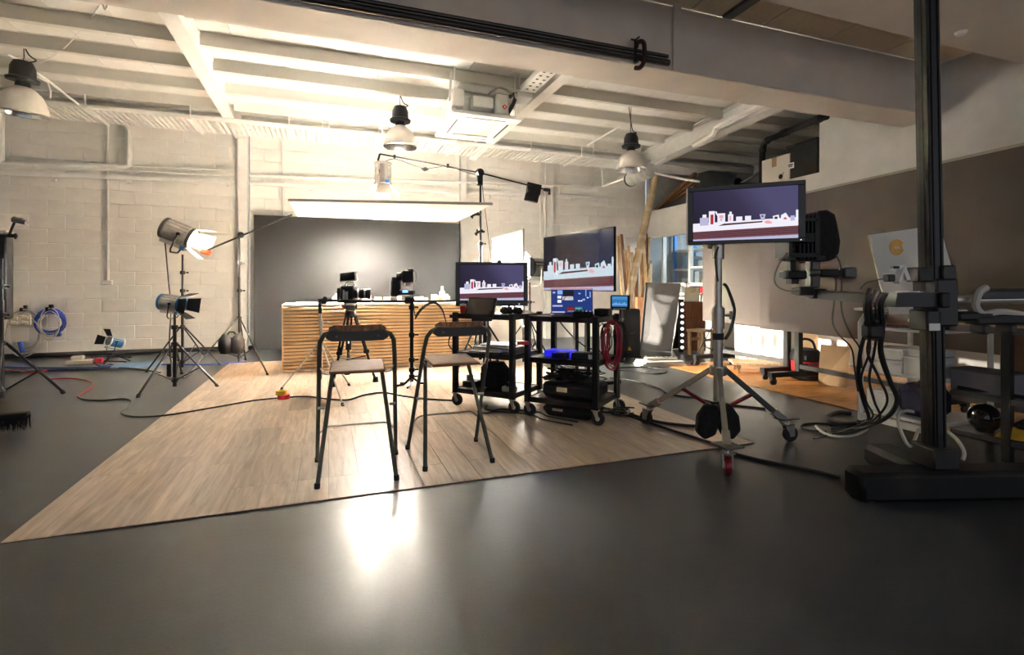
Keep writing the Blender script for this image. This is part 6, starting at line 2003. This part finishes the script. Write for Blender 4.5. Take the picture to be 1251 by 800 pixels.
# ---------------------------------------------------------------- white trolley with boxes and board behind the column
TX, TY = 4.22, 3.05
t = T('white_trolley', 'white tubular trolley with three shelves crowded behind the black column', 'trolley', (TX, TY, 0))
W2 = .62
L2 = .58
for dx in (0, W2):
    fr = [(TX + dx, TY, .08), (TX + dx, TY, .90), (TX + dx, TY - .05, .98), (TX + dx, TY - .12, 1.0)]
    t.part('frame_tube', WMETAL, MB().tube(fr, .02, 8))
    t.part('frame_tube', WMETAL, MB().tube([(TX + dx, TY - L2, .08), (TX + dx, TY - L2, .86)], .02, 8))
    t.part('lower_rail', WMETAL, MB().box((TX + dx, TY - L2 / 2, .12), (.035, L2, .05)))
for k, (z, m) in enumerate(((.86, WMETAL), (.50, WMETAL), (.17, WMETAL))):
    t.part('shelf', m, MB().box((TX + W2 / 2, TY - L2 / 2, z), (W2, L2, .025), bev=.004))
t.part('top_ledge', WMETAL, MB().box((TX + .2, TY - .25, 1.01), (.5, .55, .022), bev=.004))
t.part('foot', RUBBER, MB().lathe([(.025, 0), (.025, .08)], (TX, TY, 0), (0, 0, 1), 10).lathe([(.025, 0), (.025, .08)], (TX, TY - L2, 0), (0, 0, 1), 10))
t.part('foot', RUBBER, MB().lathe([(.025, 0), (.025, .08)], (TX + W2, TY, 0), (0, 0, 1), 10).lathe([(.025, 0), (.025, .08)], (TX + W2, TY - L2, 0), (0, 0, 1), 10))
bx = [('lowest white box on the trolley middle shelf', .16, .07, .51, (.30, .28, .10)), ('white box stacked on the lowest one, trolley middle shelf', .17, .07, .615, (.28, .26, .09)), ('long white box nearer the column on the trolley middle shelf', .15, .33, .51, (.28, .20, .15)), ('flat white box lying on the long white box', .16, .34, .665, (.26, .18, .05)), ('white box on the bottom trolley shelf', .14, .05, .185, (.25, .22, .17))]
for lab, dx, dy, z, s in bx:
    t = T('white_box', lab, 'box', (TX + dx, TY - dy - .1, z), .05, world=False)
    t.part('body', WHITE, MB().box((0, 0, s[2] / 2), s, bev=.005))
    t.part('lid', WHITE, MB().box((0, 0, s[2] - .012), (s[0] + .006, s[1] + .006, .02), bev=.003))
t = T('laptop', 'closed orange-edged laptop lying on the white trolley shelf', 'laptop', (TX + .2, TY - .36, .875), .1, world=False)
t.part('base', BLACK, MB().box((0, 0, .012), (.3, .38, .018), bev=.004))
t.part('lid', mat('rust_cover', (0.28, 0.09, 0.03), .5), MB().box((0, 0, .028), (.29, .37, .012), bev=.004))
t = T('red_tin', 'small red tin at the left end of the trolley top ledge', 'tin', (TX + .02, TY - .06, 1.022), world=False)
t.part('body', RED, MB().lathe([(.025, 0), (.025, .05), (.001, .052)], n=12))
t.part('cap', BLACK, MB().lathe([(.02, .053), (.015, .075), (.001, .075)], n=12))
single('black_bracket', 'black bracket clamp hanging below the trolley top ledge', 'clamp', BLACKM, MB().pbox(1072, 384, 1084, 392, 3.6, .06).pbox(1076, 392, 1079, 402, 3.6, .04), loc=tuple(at(1078, 392, 3.6)))
# white board with an orange round emblem
wd_ = 3.95
q0_, q1_ = at(1061.5, 287, wd_), at(1148, 274.5, wd_ - .12)
ex_ = q1_ - q0_
ex_.z = 0
ex_.normalize()
nv = V((-ex_.y, ex_.x, 0))


def onb(u, v):
    r = ray(u, v)
    return CAM + r * ((q0_ - CAM).dot(nv) / r.dot(nv))


q = [onb(*p) for p in ((1061.5, 287), (1121, 278.5), (1148, 274.5), (1168, 345), (1165, 382), (1088, 384), (1076, 348))]
t = T('white_board_panel', 'white tapering board with an orange round emblem behind the black column', 'board', tuple(at(1120, 384, wd_)))
t.part('panel', mat('cream_board', (0.80, 0.76, 0.66), .5), MB().prism(q, nv * .025))
em = onb(1095.5, 302)
ORG = mat('orange_print', (0.75, 0.40, 0.06), .5)
e1_ = ex_
ring = []
for k in range(22):
    a_ = .5 + 2 * PI * k / 24
    ring.append(em + e1_ * .044 * math.cos(a_) + V((0, 0, .056 * math.sin(a_))))
b = MB().prism([em + e1_ * .036 * math.cos(2 * PI * k / 20) + V((0, 0, .050 * math.sin(2 * PI * k / 20))) - nv * .002 for k in range(20)], -nv * .001)
t.part('emblem_disc', ORG, b)
t.part('emblem_ring', ORG, MB().tube(ring, .006, 5))
t.part('emblem_mark', mat('cream_print', (0.85, .75, .5), .5), MB().prism([em + e1_ * x + V((0, 0, z)) - nv * .004 for x, z in ((-.018, -.012), (.018, -.012), (.018, .008), (-.018, .008))], -nv * .001))
t = T('adapter_cradle', 'white A-shaped cradle with a black plug on the stand carriage', 'holder', tuple(at(1100, 345, 2.72)))
t.part('frame', WMETAL, MB().bar(at(1090, 327, 2.74), at(1104, 326, 2.74), .03, .02).bar(at(1102, 326, 2.74), at(1095, 345, 2.7), .03, .02).bar(at(1103, 326, 2.76), at(1109, 342, 2.76), .02, .02))
t.part('plug', BLACK, P_(1086, 335, 1095, 344, 2.7, .05, bev=.006))
t.part('slot', BLACK, P_(1093, 325, 1099, 328, 2.72, .01))
# dark shelving right of the column
s0 = at(1163, 404, 3.35)
t = T('dark_shelving', 'low dark shelving right of the black column, loaded with boards and bags', 'shelving', (4.6, 1.9, 0))
for z, h_ in ((.90, .05), (.42, .04), (.14, .04)):
    t.part('shelf', GREYM, MB().box((4.60, 1.88, z), (.55, 1.15, h_), bev=.004))
for x in (4.34, 4.86):
    for y in (1.38, 2.12):
        t.part('post', BLACKM, MB().box((x, y, .46), (.05, .05, .90)))
t.part('back_panel', mat('brown_ply', (0.27, 0.13, 0.06), .6, var=.2), MB().prism([(4.90, 2.44, .45), (4.90, 1.4, .45), (4.90, 1.4, .86), (4.90, 2.44, .86)], (.02, 0, 0)))
t.part('slab_edge', PINE2, MB().box((4.33, 1.88, .93), (.03, 1.15, .015)))
t = T('grey_box', 'grey flat-fronted box on the dark shelving right of the column', 'box', (4.47, 2.30, .441), .0, world=False)
t.part('body', mat('lilac_grey', (0.20, 0.19, 0.21), .6), MB().box((0, 0, .075), (.22, .34, .15), bev=.006))
t.part('lid', GREYM, MB().box((0, 0, .155), (.225, .345, .012)))
t = T('glass_dome', 'dark shiny round lamp glass on the lowest dark shelf', 'lamp glass', (4.44, 2.30, .161), world=False)
t.part('globe', GLASSD, MB().ball((0, 0, .10), .10, 16))
t.part('collar', BLACKM, MB().lathe([(.05, 0), (.055, .02), (.05, .03)], n=14))
t = T('yellow_bag', 'crumpled yellow and black bag on the lowest dark shelf', 'bag', (4.48, 1.98, .161), .2, world=False)
b = MB()
vs, fs = [], []
rnd = random.Random(3)
for i in range(10):
    for j in range(8):
        e = min(i, 9 - i, j, 7 - j)
        vs.append((-.14 + .03 * i + rnd.uniform(-.01, .01), -.26 + .07 * j, .012 + (0.05 + rnd.uniform(-.02, .05)) * min(1, e)))
for i in range(9):
    for j in range(7):
        k = i * 8 + j
        fs.append((k, k + 8, k + 9, k + 1))
t.part('fabric', mat('yellow_fabric', (0.62, 0.36, 0.02), .8, var=.2), b.add(vs, fs))
t.part('black_panel', FABRIC, MB().box((.03, .02, .10), (.20, .26, .05), bev=.02))
single('black_pole', 'thin black pole lying on the middle dark shelf', 'pole', BLACKM, MB().tube([(4.36, 2.42, .46), (4.42, 1.6, .455)], .014, 8), loc=(4.36, 2.42, .46))
t = T('dark_bag', 'dark blue bag slumped on the trolley bottom shelf beside the column', 'bag', (4.38, 2.66, .185), .1, world=False)
t.part('bag', mat('navy_fabric', (0.012, 0.012, 0.035), .9), MB().box((0, 0, .13), (.24, .30, .25), bev=.06))
t.part('strap', FABRIC, MB().tube(bez([(-.08, 0, .24), (-.04, 0, .30), (.04, 0, .30), (.08, 0, .24)], 4), .012, 6))
